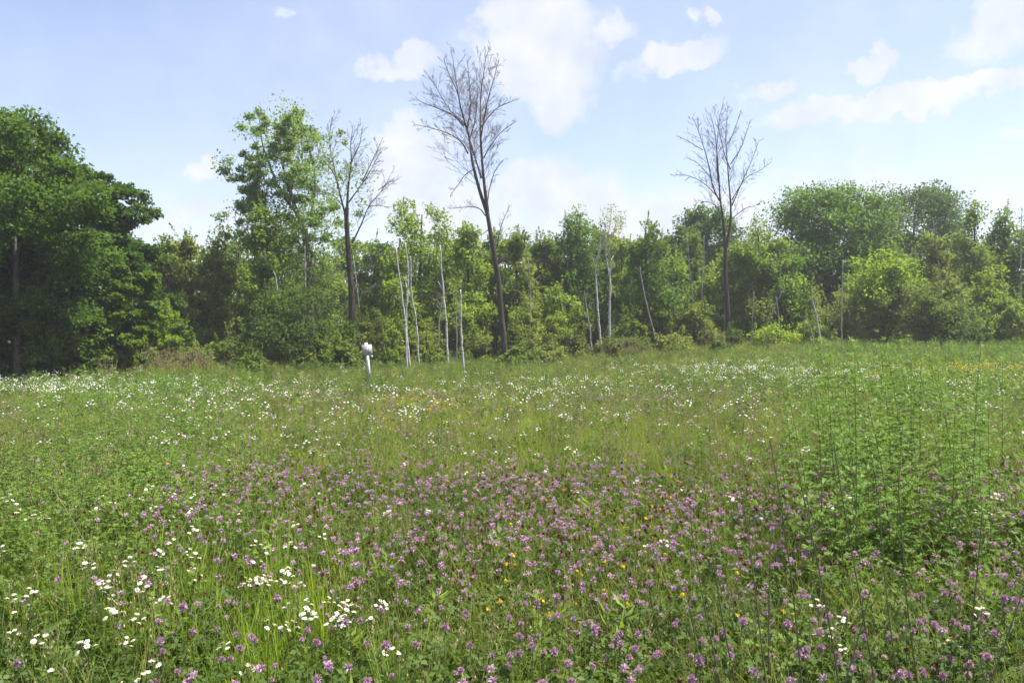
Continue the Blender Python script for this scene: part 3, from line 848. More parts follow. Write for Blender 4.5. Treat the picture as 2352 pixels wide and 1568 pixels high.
b2, O2, W2 = pole('birch_tree', 'live white birch with a pale airy crown, right one of the pair right of centre', Z4, [(310, 1430), (312, 1200), (314, 1030), (296, 930), (290, 830), (285, 720)], 35.4, .085, M_BIRCH, 10, branches=[[(316, 1000), (318, 930), (340, 890), (357, 855)], [(300, 900), (330, 800), (350, 720)], [(292, 840), (310, 760), (320, 680)]], twig=22, group='live birches', broken=False)


def pale_crown(root, O, blobs, n, seed, col):
    r = np.random.default_rng(seed)
    cm = MB()
    C = np.array([np.array(tuple(at(*Z4(x, y), float(O[1])))) - O + np.array([0, r.normal() * .4, 0]) for x, y, rr in blobs])
    R = np.array([rr / 1.743 * .7656 / F * 35.4 for x, y, rr in blobs])
    clump_leaves(cm, C, R, n, .075, r=r, flat=1.0, sprigs=9)
    o_ = cm.build('crown', M_LEAF, root); o_.color = (*col, 1); o_['kind'] = 'stuff'


pale_crown(b2, O2, [(300, 670, 42), (340, 690, 45), (360, 750, 40), (320, 760, 45), (350, 820, 40), (300, 850, 35), (375, 710, 28), (280, 720, 30)], 105, 61, (.26, .28, .13))
pale_crown(b1, O1, [(230, 880, 40), (245, 800, 38), (225, 940, 30), (265, 760, 30)], 70, 62, (.19, .23, .08))
pole('dead_birch', 'short pale snag just left of the live birch pair', Z4, [(222, 1395), (208, 1280), (192, 1180), (178, 1082)], 34.5, .06, M_SNAG, 11, twig=1)
pole('dead_birch', 'thin dim pole far behind, left of the short pale snag', Z4, [(148, 1300), (135, 1210), (128, 1120)], 38.5, .035, M_SNAG, 12)
pole('dead_birch', 'long slanting pale pole leaning left below the forked young tree', Z4, [(578, 1425), (545, 1310), (515, 1195), (485, 1060), (470, 960)], 35, .045, M_SNAG, 13, twig=2)
pole('dead_birch', 'leaning pale pole high in the leaves between the birches and the right bare tree', Z4, [(632, 1330), (622, 1180), (604, 1060), (577, 965)], 36.5, .045, M_SNAG, 14, twig=3)
pole('dead_birch', 'long thin pale pole left of the right bare tree, leaning left', Z4, [(775, 1320), (755, 1200), (738, 1060), (714, 785)], 37, .05, M_SNAG, 15, branches=[[(732, 950), (718, 925), (708, 900)]], twig=3)
pole('dead_birch', 'pale thin pole nearest the left side of the right bare trunk', Z4, [(785, 1180), (795, 1050), (803, 930), (805, 795)], 37.5, .042, M_SNAG, 16, branches=[[(796, 1040), (806, 1020), (812, 990)]], twig=3)
pole('dead_birch', 'faint grey stem touching the left foot of the right bare trunk', Z4, [(908, 1345), (912, 1250), (915, 1145)], 37.2, .04, M_SNAG, 17)
pole('dead_birch', 'faint pale pole standing right of the small forked dark tree', Z4, [(1050, 1375), (1058, 1250), (1066, 1090)], 36.6, .035, M_SNAG, 18)
pole('dead_birch', 'upright pale pole of the crossed pair right of the right bare tree', Z4, [(1206, 1305), (1194, 1210), (1180, 1115)], 36, .045, M_SNAG, 19)
pole('dead_birch', 'long leaning pole of the crossed pair, slanting right', Z4, [(1100, 1425), (1135, 1270), (1180, 1160), (1225, 1070)], 35.8, .045, M_SNAG, 20)
pole('dead_birch', 'taller pale snag of the two short ones at right, leaning left', Z5, [(408, 1330), (375, 1160), (350, 1040), (324, 945)], 33.5, .055, M_BIRCH, 21)
pole('dead_birch', 'shorter pale snag of the two at right, leaning left', Z5, [(350, 1330), (330, 1215), (302, 1105)], 33.2, .045, M_SNAG, 22)
pole('dead_birch', 'thin dark stake left of the two short pale snags', Z5, [(264, 1335), (266, 1200), (264, 1075)], 34, .03, M_BARK, 23)
pole('dead_birch', 'tall thin grey pole below the big round oak', Z5, [(545, 1250), (541, 1080), (545, 880), (553, 675)], 34, .045, M_SNAG, 24)
pole('dead_birch', 'tall pale thin stem among olive leaves at right below the dark oak', Z5, [(1275, 1000), (1255, 800), (1235, 640), (1205, 385)], 36.4, .04, M_SNAG, 25, twig=6)
pole('dead_birch', 'bare thin stem against the sky near the right edge', Z5, [(1850, 900), (1840, 650), (1845, 450), (1846, 300)], 38, .035, M_SNAG, 26, twig=12)
pole('dead_birch', 'white stem slanting down right behind the half bare trunk', Z2, [(870, 1360), (835, 1200), (818, 1050), (800, 900)], 33.2, .045, M_BIRCH, 27)
pole('dead_birch', 'thin white stem slanting through the leaves left of the ash trunk', Z2, [(440, 1110), (400, 1040), (360, 960), (320, 885)], 32.3, .03, M_BIRCH, 28)
pole('dead_birch', 'thin white upright stem beside the ash trunk', Z2, [(556, 1180), (552, 1060), (550, 950), (548, 850)], 32.6, .032, M_BIRCH, 29)

# ------------------------------------------------------------------ sign post
SY = 25.0
sx = at(862, 862, SY).x
sg = thing('sign_post', (at(850, 862, SY).x, SY, gz(at(850, 862, SY).x, SY)), 'small weathered grey sign board on a leaning white wooden post', 'sign')
SO = np.array(tuple(sg.location))


def box(mb, c, sx_, sy_, sz_, rot=Matrix(), bev=.006):
    V = []
    for z in (-1, 1):
        for (i, j) in ((-1, -1), (1, -1), (1, 1), (-1, 1)):
            V.append(rot @ Vector((i * sx_ / 2, j * sy_ / 2, z * sz_ / 2)) + Vector(c))
    Q = [(0, 3, 2, 1), (4, 5, 6, 7), (0, 1, 5, 4), (1, 2, 6, 5), (2, 3, 7, 6), (3, 0, 4, 7)]
    mb.add([tuple(v) for v in V], Q)


def paint_mat(name, c1, c2, sc, rough=.6):
    m, q = new_mat(name)
    t_ = q.n('ShaderNodeTexCoord')
    n_ = q.noise(t_.outputs['Object'], sc, 6, .7)
    c_ = q.ramp(n_, [(.35, c1), (.6, c2)])
    p_ = q.n('ShaderNodeBsdfPrincipled'); q.link(c_, p_.inputs['Base Color']); p_.inputs['Roughness'].default_value = rough
    o_ = q.n('ShaderNodeOutputMaterial'); q.link(p_.outputs[0], o_.inputs[0])
    return m


M_POST = paint_mat('worn_white_paint', (.36, .40, .44), (.66, .68, .70), 9)
# board: grey, weathered, rows of faded illegible print
M_BOARD, q = new_mat('faded_sign_print')
t_ = q.n('ShaderNodeTexCoord')
mp = q.n('ShaderNodeMapping'); mp.inputs['Scale'].default_value = (16, 1, 26)
q.link(t_.outputs['Object'], mp.inputs[0])
nA = q.noise(mp.outputs[0], 1.4, 3, .7)
nB = q.noise(t_.outputs['Object'], 9, 4, .6)
cA = q.mixc(q.mrange(nA, .46, .54, 0, 1), (.44, .41, .41, 1), (.25, .225, .23, 1))
cA = q.mixc(q.mrange(nB, .5, .75, 0, .35), cA, (.50, .45, .45, 1))
p_ = q.n('ShaderNodeBsdfPrincipled'); q.link(cA, p_.inputs['Base Color']); p_.inputs['Roughness'].default_value = .7
o_ = q.n('ShaderNodeOutputMaterial'); q.link(p_.outputs[0], o_.inputs[0])
tilt = Matrix.Rotation(rad(-5.5), 3, 'Y')
lean = tilt @ Matrix.Rotation(rad(-38), 3, 'Z')
mb = MB()
postL = 1.49
ctr = tilt @ Vector((0, 0, postL / 2 - .12))
box(mb, ctr, .078, .078, postL, lean)
bpo = mb.build('post', M_POST, sg)
mb = MB()
bc = tilt @ Vector((.035, -.095, postL - .12 - .24))
btilt = tilt @ Matrix.Rotation(rad(20), 3, 'Z')
box(mb, bc, .32, .02, .34, btilt)
bo = mb.build('board', M_BOARD, sg)
mb = MB()
bc2 = tilt @ Vector((.155, -.052, postL - .12 - .455))
box(mb, bc2, .072, .018, .085, btilt)
mb.build('board_strip', M_BOARD, sg)
mb = MB()
for zz in (.13, -.13):
    c0 = tilt @ Vector((.0, -.118, postL - .12 - .24 + zz))
    mb.tube([c0 + Vector((0, .01, 0)), c0 + Vector((0, -.004, 0))], .012, .010, 8, cap=True)
    mb.build('bolt', M_SNAG, sg); mb = MB()


# ------------------------------------------------------------------ meadow
def frame_xy(X, Y, z):
    """where a point of the meadow shows in the 2352x1568 frame"""
    return CX + F * X / Y, HZ + F * (EYE - z) / Y


def blades(mb, P, H, AZ, LEAN, Wd, tint, segs=3, m=0):
    n = len(P)
    d = np.stack([np.cos(AZ), np.sin(AZ), np.zeros(n)], -1)
    s = np.stack([-np.sin(AZ + .6), np.cos(AZ + .6), np.zeros(n)], -1)
    rows_ = []
    for t in np.linspace(0, 1, segs + 1):
        c_ = P + np.array([0, 0, 1.0]) * (H * (t - .25 * LEAN * t * t))[:, None] + d * (H * LEAN * t * t)[:, None]
        w = (Wd * max(.12, 1 - t ** 1.6) * .5)[:, None]
        rows_ += [c_ - s * w, c_ + s * w]
    V = np.stack(rows_, 1)
    k = 2 * (segs + 1)
    Q = []
    for j in range(segs):
        Q.append(np.arange(n)[:, None] * k + np.array([2 * j, 2 * j + 1, 2 * j + 3, 2 * j + 2]))
    mb.add(V.reshape(-1, 3), np.concatenate(Q), None, np.repeat(np.broadcast_to(tint, (n,)), k), m)


def rdisc(r, n, R): 
    a = r.uniform(0, 6.283, n); q_ = R * np.sqrt(r.uniform(0, 1, n))
    return np.stack([q_ * np.cos(a), q_ * np.sin(a), np.zeros(n)], -1)


def trifoliate(mb, P, size, r, m=0):
    n = len(P)
    nor = unit(np.array([0, 0, 1.0]) + r.normal(size=(n, 3)) * .42)
    a0 = unit(np.cross(nor, r.normal(size=(n, 3))))
    b0 = np.cross(nor, a0)
    ti = r.uniform(.1, .9, n)
    for k in range(3):
        an = k * 2.094
        D = a0 * math.cos(an) + b0 * math.sin(an)
        S = np.cross(nor, D)
        L = size * r.uniform(.75, 1.2, n)
        mb.leaves(P + D * (L * .5)[:, None], D, S, L, L * .62, ti, fold=.12, m=m)


M_GRASS = leaf_mat('meadow_grass', (.205, .255, .050), trans=.44, inst=True, spread=.8, hue=.05, spec=.1, patch=(.35, (.315, .325, .105)))
M_BRIGHT = leaf_mat('bright_grass', (.25, .34, .035), trans=.42, inst=True, spread=.6, hue=.04)
M_CLOVER = leaf_mat('clover_leaf', (.068, .116, .020), trans=.40, inst=True, spread=.8, hue=.05, spec=.2, patch=(.5, (.095, .145, .026)))
M_FEATHER = leaf_mat('feathery_leaf', (.140, .235, .036), trans=.40, inst=True, spread=.55, hue=.03)
M_FORB = leaf_mat('broad_leaf', (.14, .22, .03), trans=.42, inst=True, spread=.6, hue=.04)
M_STRAW = leaf_mat('straw', (.34, .27, .15), trans=.15, inst=True, spread=.6, hue=.03)
M_SEED = leaf_mat('seed_head', (.27, .22, .14), trans=.2, inst=True, spread=.7, hue=.04)
M_REED = leaf_mat('reed_plume', (.27, .23, .12), trans=.2, inst=True, spread=.5, hue=.03)
M_STEM = leaf_mat('green_stem', (.17, .20, .065), trans=.25, inst=True, spread=.5)
M_STALK = leaf_mat('stalk', (.15, .16, .08), trans=.15, inst=True, spread=.5)
M_PINK = leaf_mat('clover_pink', (.49, .29, .47), trans=.25, inst=True, spread=.5, hue=.05, rough=.7, spec=.1)
M_PALEP = leaf_mat('clover_pale', (.52, .38, .45), trans=.25, inst=True, spread=.5, hue=.05, rough=.7, spec=.1)
M_BROWN = leaf_mat('clover_withered', (.13, .06, .035), trans=.1, inst=True, spread=.7, rough=.8, spec=.1)
M_WHITE = leaf_mat('white_petal', (.66, .66, .65), trans=.25, inst=True, spread=.12, hue=0, rough=.6, spec=.15)
M_CREAM = leaf_mat('yellow_disc', (.68, .47, .07), trans=.1, inst=True, spread=.4, hue=.03)
M_YEL = leaf_mat('yellow_petal', (.80, .55, .03), trans=.25, inst=True, spread=.3, hue=.05)


def protos(tagname, meshes):
    c_ = bpy.data.collections.new(tagname)          # kept out of the scene: only the scatter below shows them
    for i, me in enumerate(meshes):
        ob = bpy.data.objects.new(f'{tagname}_{i:02d}', me)
        c_.objects.link(ob)
    return c_


def scatter(name, P, RZ, S, IDX, coll, tiltv=None):
    me = bpy.data.meshes.new(name)
    n = len(P)
    me.vertices.add(n); me.vertices.foreach_set('co', np.asarray(P, np.float32).ravel())
    rot = np.zeros((n, 3), np.float32); rot[:, 2] = RZ
    if tiltv is not None: rot[:, :2] = tiltv
    a = me.attributes.new('rot', 'FLOAT_VECTOR', 'POINT'); a.data.foreach_set('vector', rot.ravel())
    a = me.attributes.new('scl', 'FLOAT', 'POINT'); a.data.foreach_set('value', np.asarray(S, np.float32))
    a = me.attributes.new('idx', 'INT', 'POINT'); a.data.foreach_set('value', np.asarray(IDX, np.int32))
    o_ = link(name, me)
    g = bpy.data.node_groups.new(name + '_nodes', 'GeometryNodeTree')
    g.interface.new_socket('Geometry', in_out='INPUT', socket_type='NodeSocketGeometry')
    g.interface.new_socket('Geometry', in_out='OUTPUT', socket_type='NodeSocketGeometry')
    N = g.nodes.new
    gi, go = N('NodeGroupInput'), N('NodeGroupOutput')
    ip = N('GeometryNodeInstanceOnPoints')
    ci = N('GeometryNodeCollectionInfo')
    ci.inputs['Collection'].default_value = coll
    ci.inputs['Separate Children'].default_value = True
    ci.inputs['Reset Children'].default_value = True
    ip.inputs['Pick Instance'].default_value = True
    def na(nm, typ):
        x = N('GeometryNodeInputNamedAttribute'); x.data_type = typ; x.inputs[0].default_value = nm
        return x.outputs[0]
    er = N('FunctionNodeEulerToRotation')
    g.links.new(na('rot', 'FLOAT_VECTOR'), er.inputs[0])
    g.links.new(gi.outputs[0], ip.inputs['Points'])
    g.links.new(ci.outputs[0], ip.inputs['Instance'])
    g.links.new(na('idx', 'INT'), ip.inputs['Instance Index'])
    g.links.new(er.outputs[0], ip.inputs['Rotation'])
    g.links.new(na('scl', 'FLOAT'), ip.inputs['Scale'])
    g.links.new(ip.outputs[0], go.inputs[0])
    md = o_.modifiers.new('scatter', 'NODES'); md.node_group = g
    o_['kind'] = 'stuff'
    return o_


r = np.random.default_rng(77)
Y0, Y1 = 1.35, 36.0


def sample(density, dmax, y0=Y0, y1=Y1, margin=1.4, side=.70):
    """points of the meadow; density(X, Y) per square metre"""
    out = []
    edges = np.geomspace(y0, y1, 14)
    for a, c_ in zip(edges[:-1], edges[1:]):
        w = side * c_ + margin
        n = r.poisson((c_ - a) * 2 * w * dmax(a))
        X = r.uniform(-w, w, n); Y = r.uniform(a, c_, n)
        keep = (np.abs(X) < side * Y + margin) & (r.uniform(0, dmax(a), n) < density(X, Y))
        out.append(np.stack([X[keep], Y[keep]], -1))
    return np.concatenate(out)


def edge_y(X, Y):
    """depth of the wood's edge at X: the meadow ends there"""
    return 26.0 + 9.0 * sstep(-13, -2, X) + 1.5 * sstep(2, 14, X)


def in_meadow(X, Y): return (Y < edge_y(X, Y)).astype(float)


def gauss(xd, yd, cx, c_y, sx_, sy_): return np.exp(-.5 * (((xd - cx) / sx_) ** 2 + ((yd - c_y) / sy_) ** 2))


def finish(XY, scale=(.8, 1.25), far=1.0, tilt_s=.08):
    X, Y = XY[:, 0], XY[:, 1]
    n = len(X)
    P = np.stack([X, Y, ground_h(X, Y) - .01], -1)
    S = r.uniform(*scale, n) * (1 + (far - 1) * sstep(5, 20, Y))
    return P, r.uniform(0, 6.283, n), S, r.normal(size=(n, 2)) * tilt_s


# ---- grass tufts
gp = []
for k in range(6):
    mb = MB(); n = 34
    P = rdisc(r, n, .085)
    blades(mb, P, r.uniform(.25, .62, n), r.uniform(0, 6.28, n), r.uniform(.05, .7, n), r.uniform(.004, .0072, n), r.uniform(0, 1, n), 3)
    gp.append(mb.mesh('grass_tuft', [M_GRASS]))
for k in range(3):      # bright upright tufts
    mb = MB(); n = 30
    blades(mb, rdisc(r, n, .07), r.uniform(.28, .64, n), r.uniform(0, 6.28, n), r.uniform(.02, .4, n), r.uniform(.006, .011, n), r.uniform(0, 1, n), 3)
    gp.append(mb.mesh('bright_tuft', [M_BRIGHT]))
for k in range(3):      # flowering stems with brownish seed heads
    mb = MB(); n = 9
    P = rdisc(r, n, .1); H = r.uniform(.45, .72, n); AZ = r.uniform(0, 6.28, n); LE = r.uniform(.03, .25, n)
    blades(mb, P, H, AZ, LE, np.full(n, .0032), r.uniform(0, 1, n), 3, m=0)
    tip = P + np.stack([np.cos(AZ) * H * LE, np.sin(AZ) * H * LE, H * (1 - .25 * LE)], -1)
    for j in range(n):
        q_ = 14
        t = r.uniform(-.11, .01, q_)
        PP = tip[j] + np.stack([r.normal(size=q_) * .009, r.normal(size=q_) * .009, t], -1)
        D = unit(np.stack([r.normal(size=q_) * .4, r.normal(size=q_) * .4, np.ones(q_)], -1)); S = unit(np.cross(D, r.normal(size=(q_, 3))))
        mb.leaves(PP, D, S, .016, .006, r.uniform(0, 1, q_), m=1)
    gp.append(mb.mesh('seed_tuft', [M_STRAW if k == 0 else M_STEM, M_SEED if k else M_STRAW]))
for k in range(2):      # a few dry straws
    mb = MB(); n = 5
    blades(mb, rdisc(r, n, .1), r.uniform(.3, .6, n), r.uniform(0, 6.28, n), r.uniform(.2, .9, n), np.full(n, .004), r.uniform(0, 1, n), 5)
    gp.append(mb.mesh('straw_tuft', [M_STRAW]))
c_grass = protos('grass_kinds', gp)


def d_grass(X, Y):
    base_ = 62 + 120 * np.exp(-Y / 6) + 8 * sstep(8, 16, Y)
    xd, yd = frame_xy(X, Y, .35)
    base_ = base_ * (1 - .46 * sstep(1040, 1150, yd) * (1 - .9 * gauss(xd, yd, 500, 1500, 330, 160))) * (1 - .75 * gauss(xd, yd, 2070, 1320, 150, 60))
    return base_ * in_meadow(X, Y)


XY = sample(d_grass, lambda y: 190 if y < 9 else 100)
P, RZ, S, TL = finish(XY, (.65, 1.1), .7)
xd, yd = frame_xy(P[:, 0], P[:, 1], .35)
u = r.uniform(0, 1, len(P))
idx = r.integers(0, 6, len(P))
pb = .07 + .8 * gauss(xd, yd, 620, 1470, 150, 110) + .45 * gauss(xd, yd, 250, 1500, 240, 100) + .10 * sstep(8, 14, P[:, 1]) + .25 * gauss(xd, yd, 1450, 1000, 500, 60)
idx = np.where(u < pb, 6 + r.integers(0, 3, len(P)), idx)
u2 = r.uniform(0, 1, len(P))
ps = .10 + .05 * sstep(5, 9, P[:, 1]) + .12 * gauss(xd, yd, 1650, 1000, 260, 120)
idx = np.where(u2 < ps, 9 + r.integers(0, 3, len(P)), idx)
idx = np.where(r.uniform(0, 1, len(P)) < .06, 12 + r.integers(0, 2, len(P)), idx)
S = S * np.where((xd > 815) & (xd < 885) & (P[:, 1] > 20) & (P[:, 1] < 25.6), .38, 1)
tag(scatter('grass', P, RZ, S, idx, c_grass, TL), 'long green meadow grass growing among the wild flowers', 'grass')

# ---- clover leaves
cp = []
for k in range(5):
    mb = MB(); n = 30
    P = rdisc(r, n, .12); P[:, 2] = .40 * r.uniform(.12, 1, n) ** .7
    trifoliate(mb, P, .024 * r.uniform(.9, 1.1), r)
    foot = P * [.35, .35, 0]
    d = P - foot
    sd = unit(np.cross(d, r.normal(size=(n, 3)))) * .0012
    V = np.stack([foot - sd, foot + sd, P + sd, P - sd], 1).reshape(-1, 3)
    mb.add(V, np.arange(n * 4).reshape(-1, 4), None, .4)
    cp.append(mb.mesh('clover_leaves', [M_CLOVER]))
c_clover = protos('clover_leaf_kinds', cp)


def d_clover(X, Y):
    xd, yd = frame_xy(X, Y, .35)
    f = .35 + .65 * sstep(980, 1120, yd)
    f = f * (1 - .6 * gauss(xd, yd, 640, 1480, 130, 90))
    f = f * (1 - .55 * gauss(xd, yd, 2070, 1320, 150, 60))
    return (175 * np.exp(-np.maximum(Y - 3, 0) / 4.0) + 9) * f * in_meadow(X, Y)


XY = sample(d_clover, lambda y: 215 if y < 5 else (120 if y < 9 else 60))
P, RZ, S, TL = finish(XY, (.75, 1.2), 1.3, .12)
tag(scatter('clover_foliage', P, RZ, S, r.integers(0, 5, len(P)), c_clover, TL), 'small dark green clover leaves covering the meadow', 'foliage')

# ---- feathery weeds: leaves in fine segments along a stem
def feather_plant(mb, H, lean, r, nleaf=22, leafL=.10, r0=.0035, m_leaf=0, m_stem=1, low=.12):
    pts = np.array([(lean * H * t * t + .01 * math.sin(5 * t), .01 * math.cos(4 * t), H * t) for t in np.linspace(0, 1, 9)])
    mb.tube(pts, r0, r0 * .3, 4, m=m_stem)
    for j in range(nleaf):
        t = low + (1 - low) * (j + r.uniform(0, 1)) / nleaf
        i0 = min(int(t * 8), 7)
        a = pts[i0] + (pts[i0 + 1] - pts[i0]) * (t * 8 - i0)
        az = j * 2.4 + r.normal() * .3
        L = leafL * r.uniform(.7, 1.2) * (1.15 - .75 * t)
        d = unit(np.array([math.cos(az), math.sin(az), r.uniform(.25, .9)]))
        n = 10
        f = np.linspace(.15, 1, n)
        mid = a + d * (f * L)[:, None] + np.array([0, 0, -.25 * L]) * (f ** 2)[:, None]
        sid = unit(np.cross(d, [0, 0, 1.0]))
        for sg_ in (-1, 1):
            D = unit(d * .75 + sid * sg_ * .8 + r.normal(size=(n, 3)) * .15)
            S = unit(np.cross(D, np.array([0, 0, 1.0]) + r.normal(size=(n, 3)) * .3))
            LL = L * .42 * np.sin(np.clip(f * 2.6, .5, 2.8)) + .006
            mb.leaves(mid + D * (LL * .5)[:, None], D, S, LL, LL * .22 + .002, r.uniform(.2, .9, n), fold=.05, m=m_leaf)


fp = []
for k in range(4):
    mb = MB()
    for j in range(4):
        m2 = MB(); feather_plant(m2, r.uniform(.35, .55), r.normal() * .12, r, 15, .075)
        o3 = rdisc(r, 1, .1)[0]
        for V, q_, a_, mm in zip(m2.V, m2.Q, m2.A, m2.M):
            pass
        off = np.concatenate(m2.V) + o3
        mb.add(off, np.concatenate(m2.Q), None, np.concatenate(m2.A)); mb.M[-1] = np.concatenate(m2.M)
    fp.append(mb.mesh('feathery_clump', [M_FEATHER, M_STEM]))
for k in range(3):      # lance leaved forbs
    mb = MB()
    for j in range(3):
        o3 = rdisc(r, 1, .08)[0]; H = r.uniform(.3, .52)
        mb.tube([o3, o3 + [.01, 0, H * .5], o3 + [.02, .01, H]], .0025, .001, 3, m=1)
        n = 18
        t = r.uniform(.15, 1, n); az = np.arange(n) * 2.4
        D = unit(np.stack([np.cos(az), np.sin(az), r.uniform(.2, 1.0, n)], -1)); S = unit(np.cross(D, np.array([0, 0, 1.0]) + r.normal(size=(n, 3)) * .2))
        L = r.uniform(.05, .085, n)
        mb.leaves(o3 + np.stack([.02 * t, .01 * t, H * t], -1) + D * (L * .5)[:, None], D, S, L, L * .24, r.uniform(0, 1, n), m=0)
    fp.append(mb.mesh('lance_forb', [M_FORB, M_STEM]))
c_feather = protos('feathery_kinds', fp)


def d_feather(X, Y):
    xd, yd = frame_xy(X, Y, .35)
    f = 55 * gauss(xd, yd, 330, 1090, 170, 110) + 40 * gauss(xd, yd, 120, 1230, 160, 110) + 28 * gauss(xd, yd, 2100, 1120, 200, 130) + 25 * gauss(xd, yd, 2280, 1330, 90, 90)
    f = f + 1.6 + 6 * gauss(xd, yd, 2100, 900, 250, 60) + 14 * gauss(xd, yd, 560, 1440, 120, 90)
    return np.minimum(f, 60) * in_meadow(X, Y)


XY = sample(d_feather, lambda y: 60 if y < 12 else 16)
P, RZ, S, TL = finish(XY, (.75, 1.2), 1.2)
xd, yd = frame_xy(P[:, 0], P[:, 1], .35)
fz = gauss(xd, yd, 330, 1090, 220, 160) + gauss(xd, yd, 120, 1230, 200, 140) + gauss(xd, yd, 2080, 1150, 220, 160)
idx = np.where(r.uniform(0, 1, len(P)) < .15 + .8 * fz, r.integers(0, 4, len(P)), 4 + r.integers(0, 3, len(P)))
tag(scatter('feathery_weeds', P, RZ, S, idx, c_feather, TL), 'bright green feathery and lance leaved weeds among the grass', 'foliage')

# ---- rough tall grass and tan reeds at the foot of the wood
rp = []
for k in range(3):
    mb = MB(); n = 26
    blades(mb, rdisc(r, n, .2), r.uniform(.4, .85, n), r.uniform(0, 6.28, n), r.uniform(.05, .5, n), r.uniform(.010, .018, n), r.uniform(0, 1, n), 3)
    rp.append(mb.mesh('rough_grass', [M_GRASS]))
for k in range(3):
    mb = MB(); n = 10
    P = rdisc(r, n, .22); H = r.uniform(.7, 1.15, n); AZ = r.uniform(2.6, 3.6, n); LE = r.uniform(.03, .2, n)
    blades(mb, P, H, AZ, LE, np.full(n, .007), r.uniform(0, 1, n), 3, m=0)
    blades(mb, rdisc(r, 12, .2), r.uniform(.4, .8, 12), r.uniform(0, 6.28, 12), r.uniform(.1, .6, 12), np.full(12, .012), r.uniform(0, 1, 12), 3, m=2)
    tip = P + np.stack([np.cos(AZ) * H * LE, np.sin(AZ) * H * LE, H * (1 - .25 * LE)], -1)
    for j in range(n):
        q_ = 16
        PP = tip[j] + np.stack([r.normal(size=q_) * .022, r.normal(size=q_) * .022, r.uniform(-.2, .02, q_)], -1)
        D = unit(np.stack([r.normal(size=q_) * .3 - .2, r.normal(size=q_) * .3, np.ones(q_)], -1)); S = unit(np.cross(D, r.normal(size=(q_, 3))))
        mb.leaves(PP, D, S, .06, .018, r.uniform(0, 1, q_), m=1)
    rp.append(mb.mesh('reed_tuft', [M_STRAW, M_REED, M_GRASS]))
c_reed = protos('reed_kinds', rp)
n = 5200
X = r.uniform(-26, 28, n); Y = edge_y(X, 0) + r.normal(size=n) * 1.5 + .5
P = np.stack([X, Y, ground_h(X, Y)], -1)
xd, yd = frame_xy(X, Y, .6)
pr = .03 + .30 * gauss(xd, yd, 285, 820, 80, 60) + .12 * gauss(xd, yd, 1480, 810, 60, 60) + .1 * gauss(xd, yd, 450, 820, 90, 60)
idx = np.where(r.uniform(0, 1, n) < pr, 3 + r.integers(0, 3, n), r.integers(0, 3, n))
S = r.uniform(.45, .95, n) * np.where(idx > 2, 1.15, 1) * np.where((xd > 780) & (xd < 1250), .7, 1)
tag(scatter('rough_grass', P, r.uniform(0, 6.28, n) * (idx < 3), S, idx, c_reed, r.normal(size=(n, 2)) * .06), 'rough tall grass and tan plumed reeds at the foot of the wood', 'grass')


# ------------------------------------------------------------------ flowers
def in_frame(X, Y, z, pad=0):
    xd, yd = frame_xy(X, Y, z)
    return (xd > -pad) & (xd < 2352 + pad) & (yd < 1568 + pad)


def ball_head(mb, R, n, r, z0, m=0, stretch=1.0, L=None):
    """flower head of many small florets pointing outwards"""
    v = unit(r.normal(size=(n, 3)) + np.array([0, 0, .35]))
    L = L or R * .85
    P = v * R * .62 * np.array([1, 1, stretch]) + np.array([0, 0, z0])
    S = unit(np.cross(v, r.normal(size=(n, 3))))
    D = unit(v + r.normal(size=(n, 3)) * .18)
    mb.leaves(P, D, S, L * r.uniform(.8, 1.2, n), L * .42, r.uniform(0, 1, n), fold=.2, m=m)


def clover_stem(H, r, mats):
    mb = MB()
    mb.tube([(0, 0, 0), (.012, .004, H * .5), (0, 0, H)], .0018, .0013, 4, m=1)
    n = 3
    for zf in (.55, .8, .93):
        trifoliate(mb, np.array([[r.normal() * .02, r.normal() * .02, H * zf]]), .026, r, m=0)
    return mb.mesh('clover', mats)


def head_mesh(mat, R, n, r, z, st=1.0):
    mb = MB(); ball_head(mb, R, n, r, z, 0, st)
    trifoliate(mb, np.array([[0, 0, z - R * .7]]), .016, r, m=1)
    return mb.mesh('flower_head', [mat, M_CLOVER])


HST = .47
c_st = [clover_stem(HST, r, [M_CLOVER, M_STEM]) for k in range(4)]
c_hd = [head_mesh(M_PINK, .0165, 70, r, HST + .004), head_mesh(M_PINK, .0150, 64, r, HST + .004, 1.15), head_mesh(M_PALEP, .0150, 60, r, HST + .003), head_mesh(M_BROWN, .0105, 40, r, HST)]
c_lab = ['fresh pink purple clover head on a thin stem in the foreground meadow', 'fresh pink purple clover head on a thin stem in the foreground meadow',
         'pale faded pink clover head in the foreground meadow', 'withered brown clover head among the pink ones in the foreground']
c_grp = ['pink clover blossoms', 'pink clover blossoms', 'pale clover blossoms', 'withered clover heads']


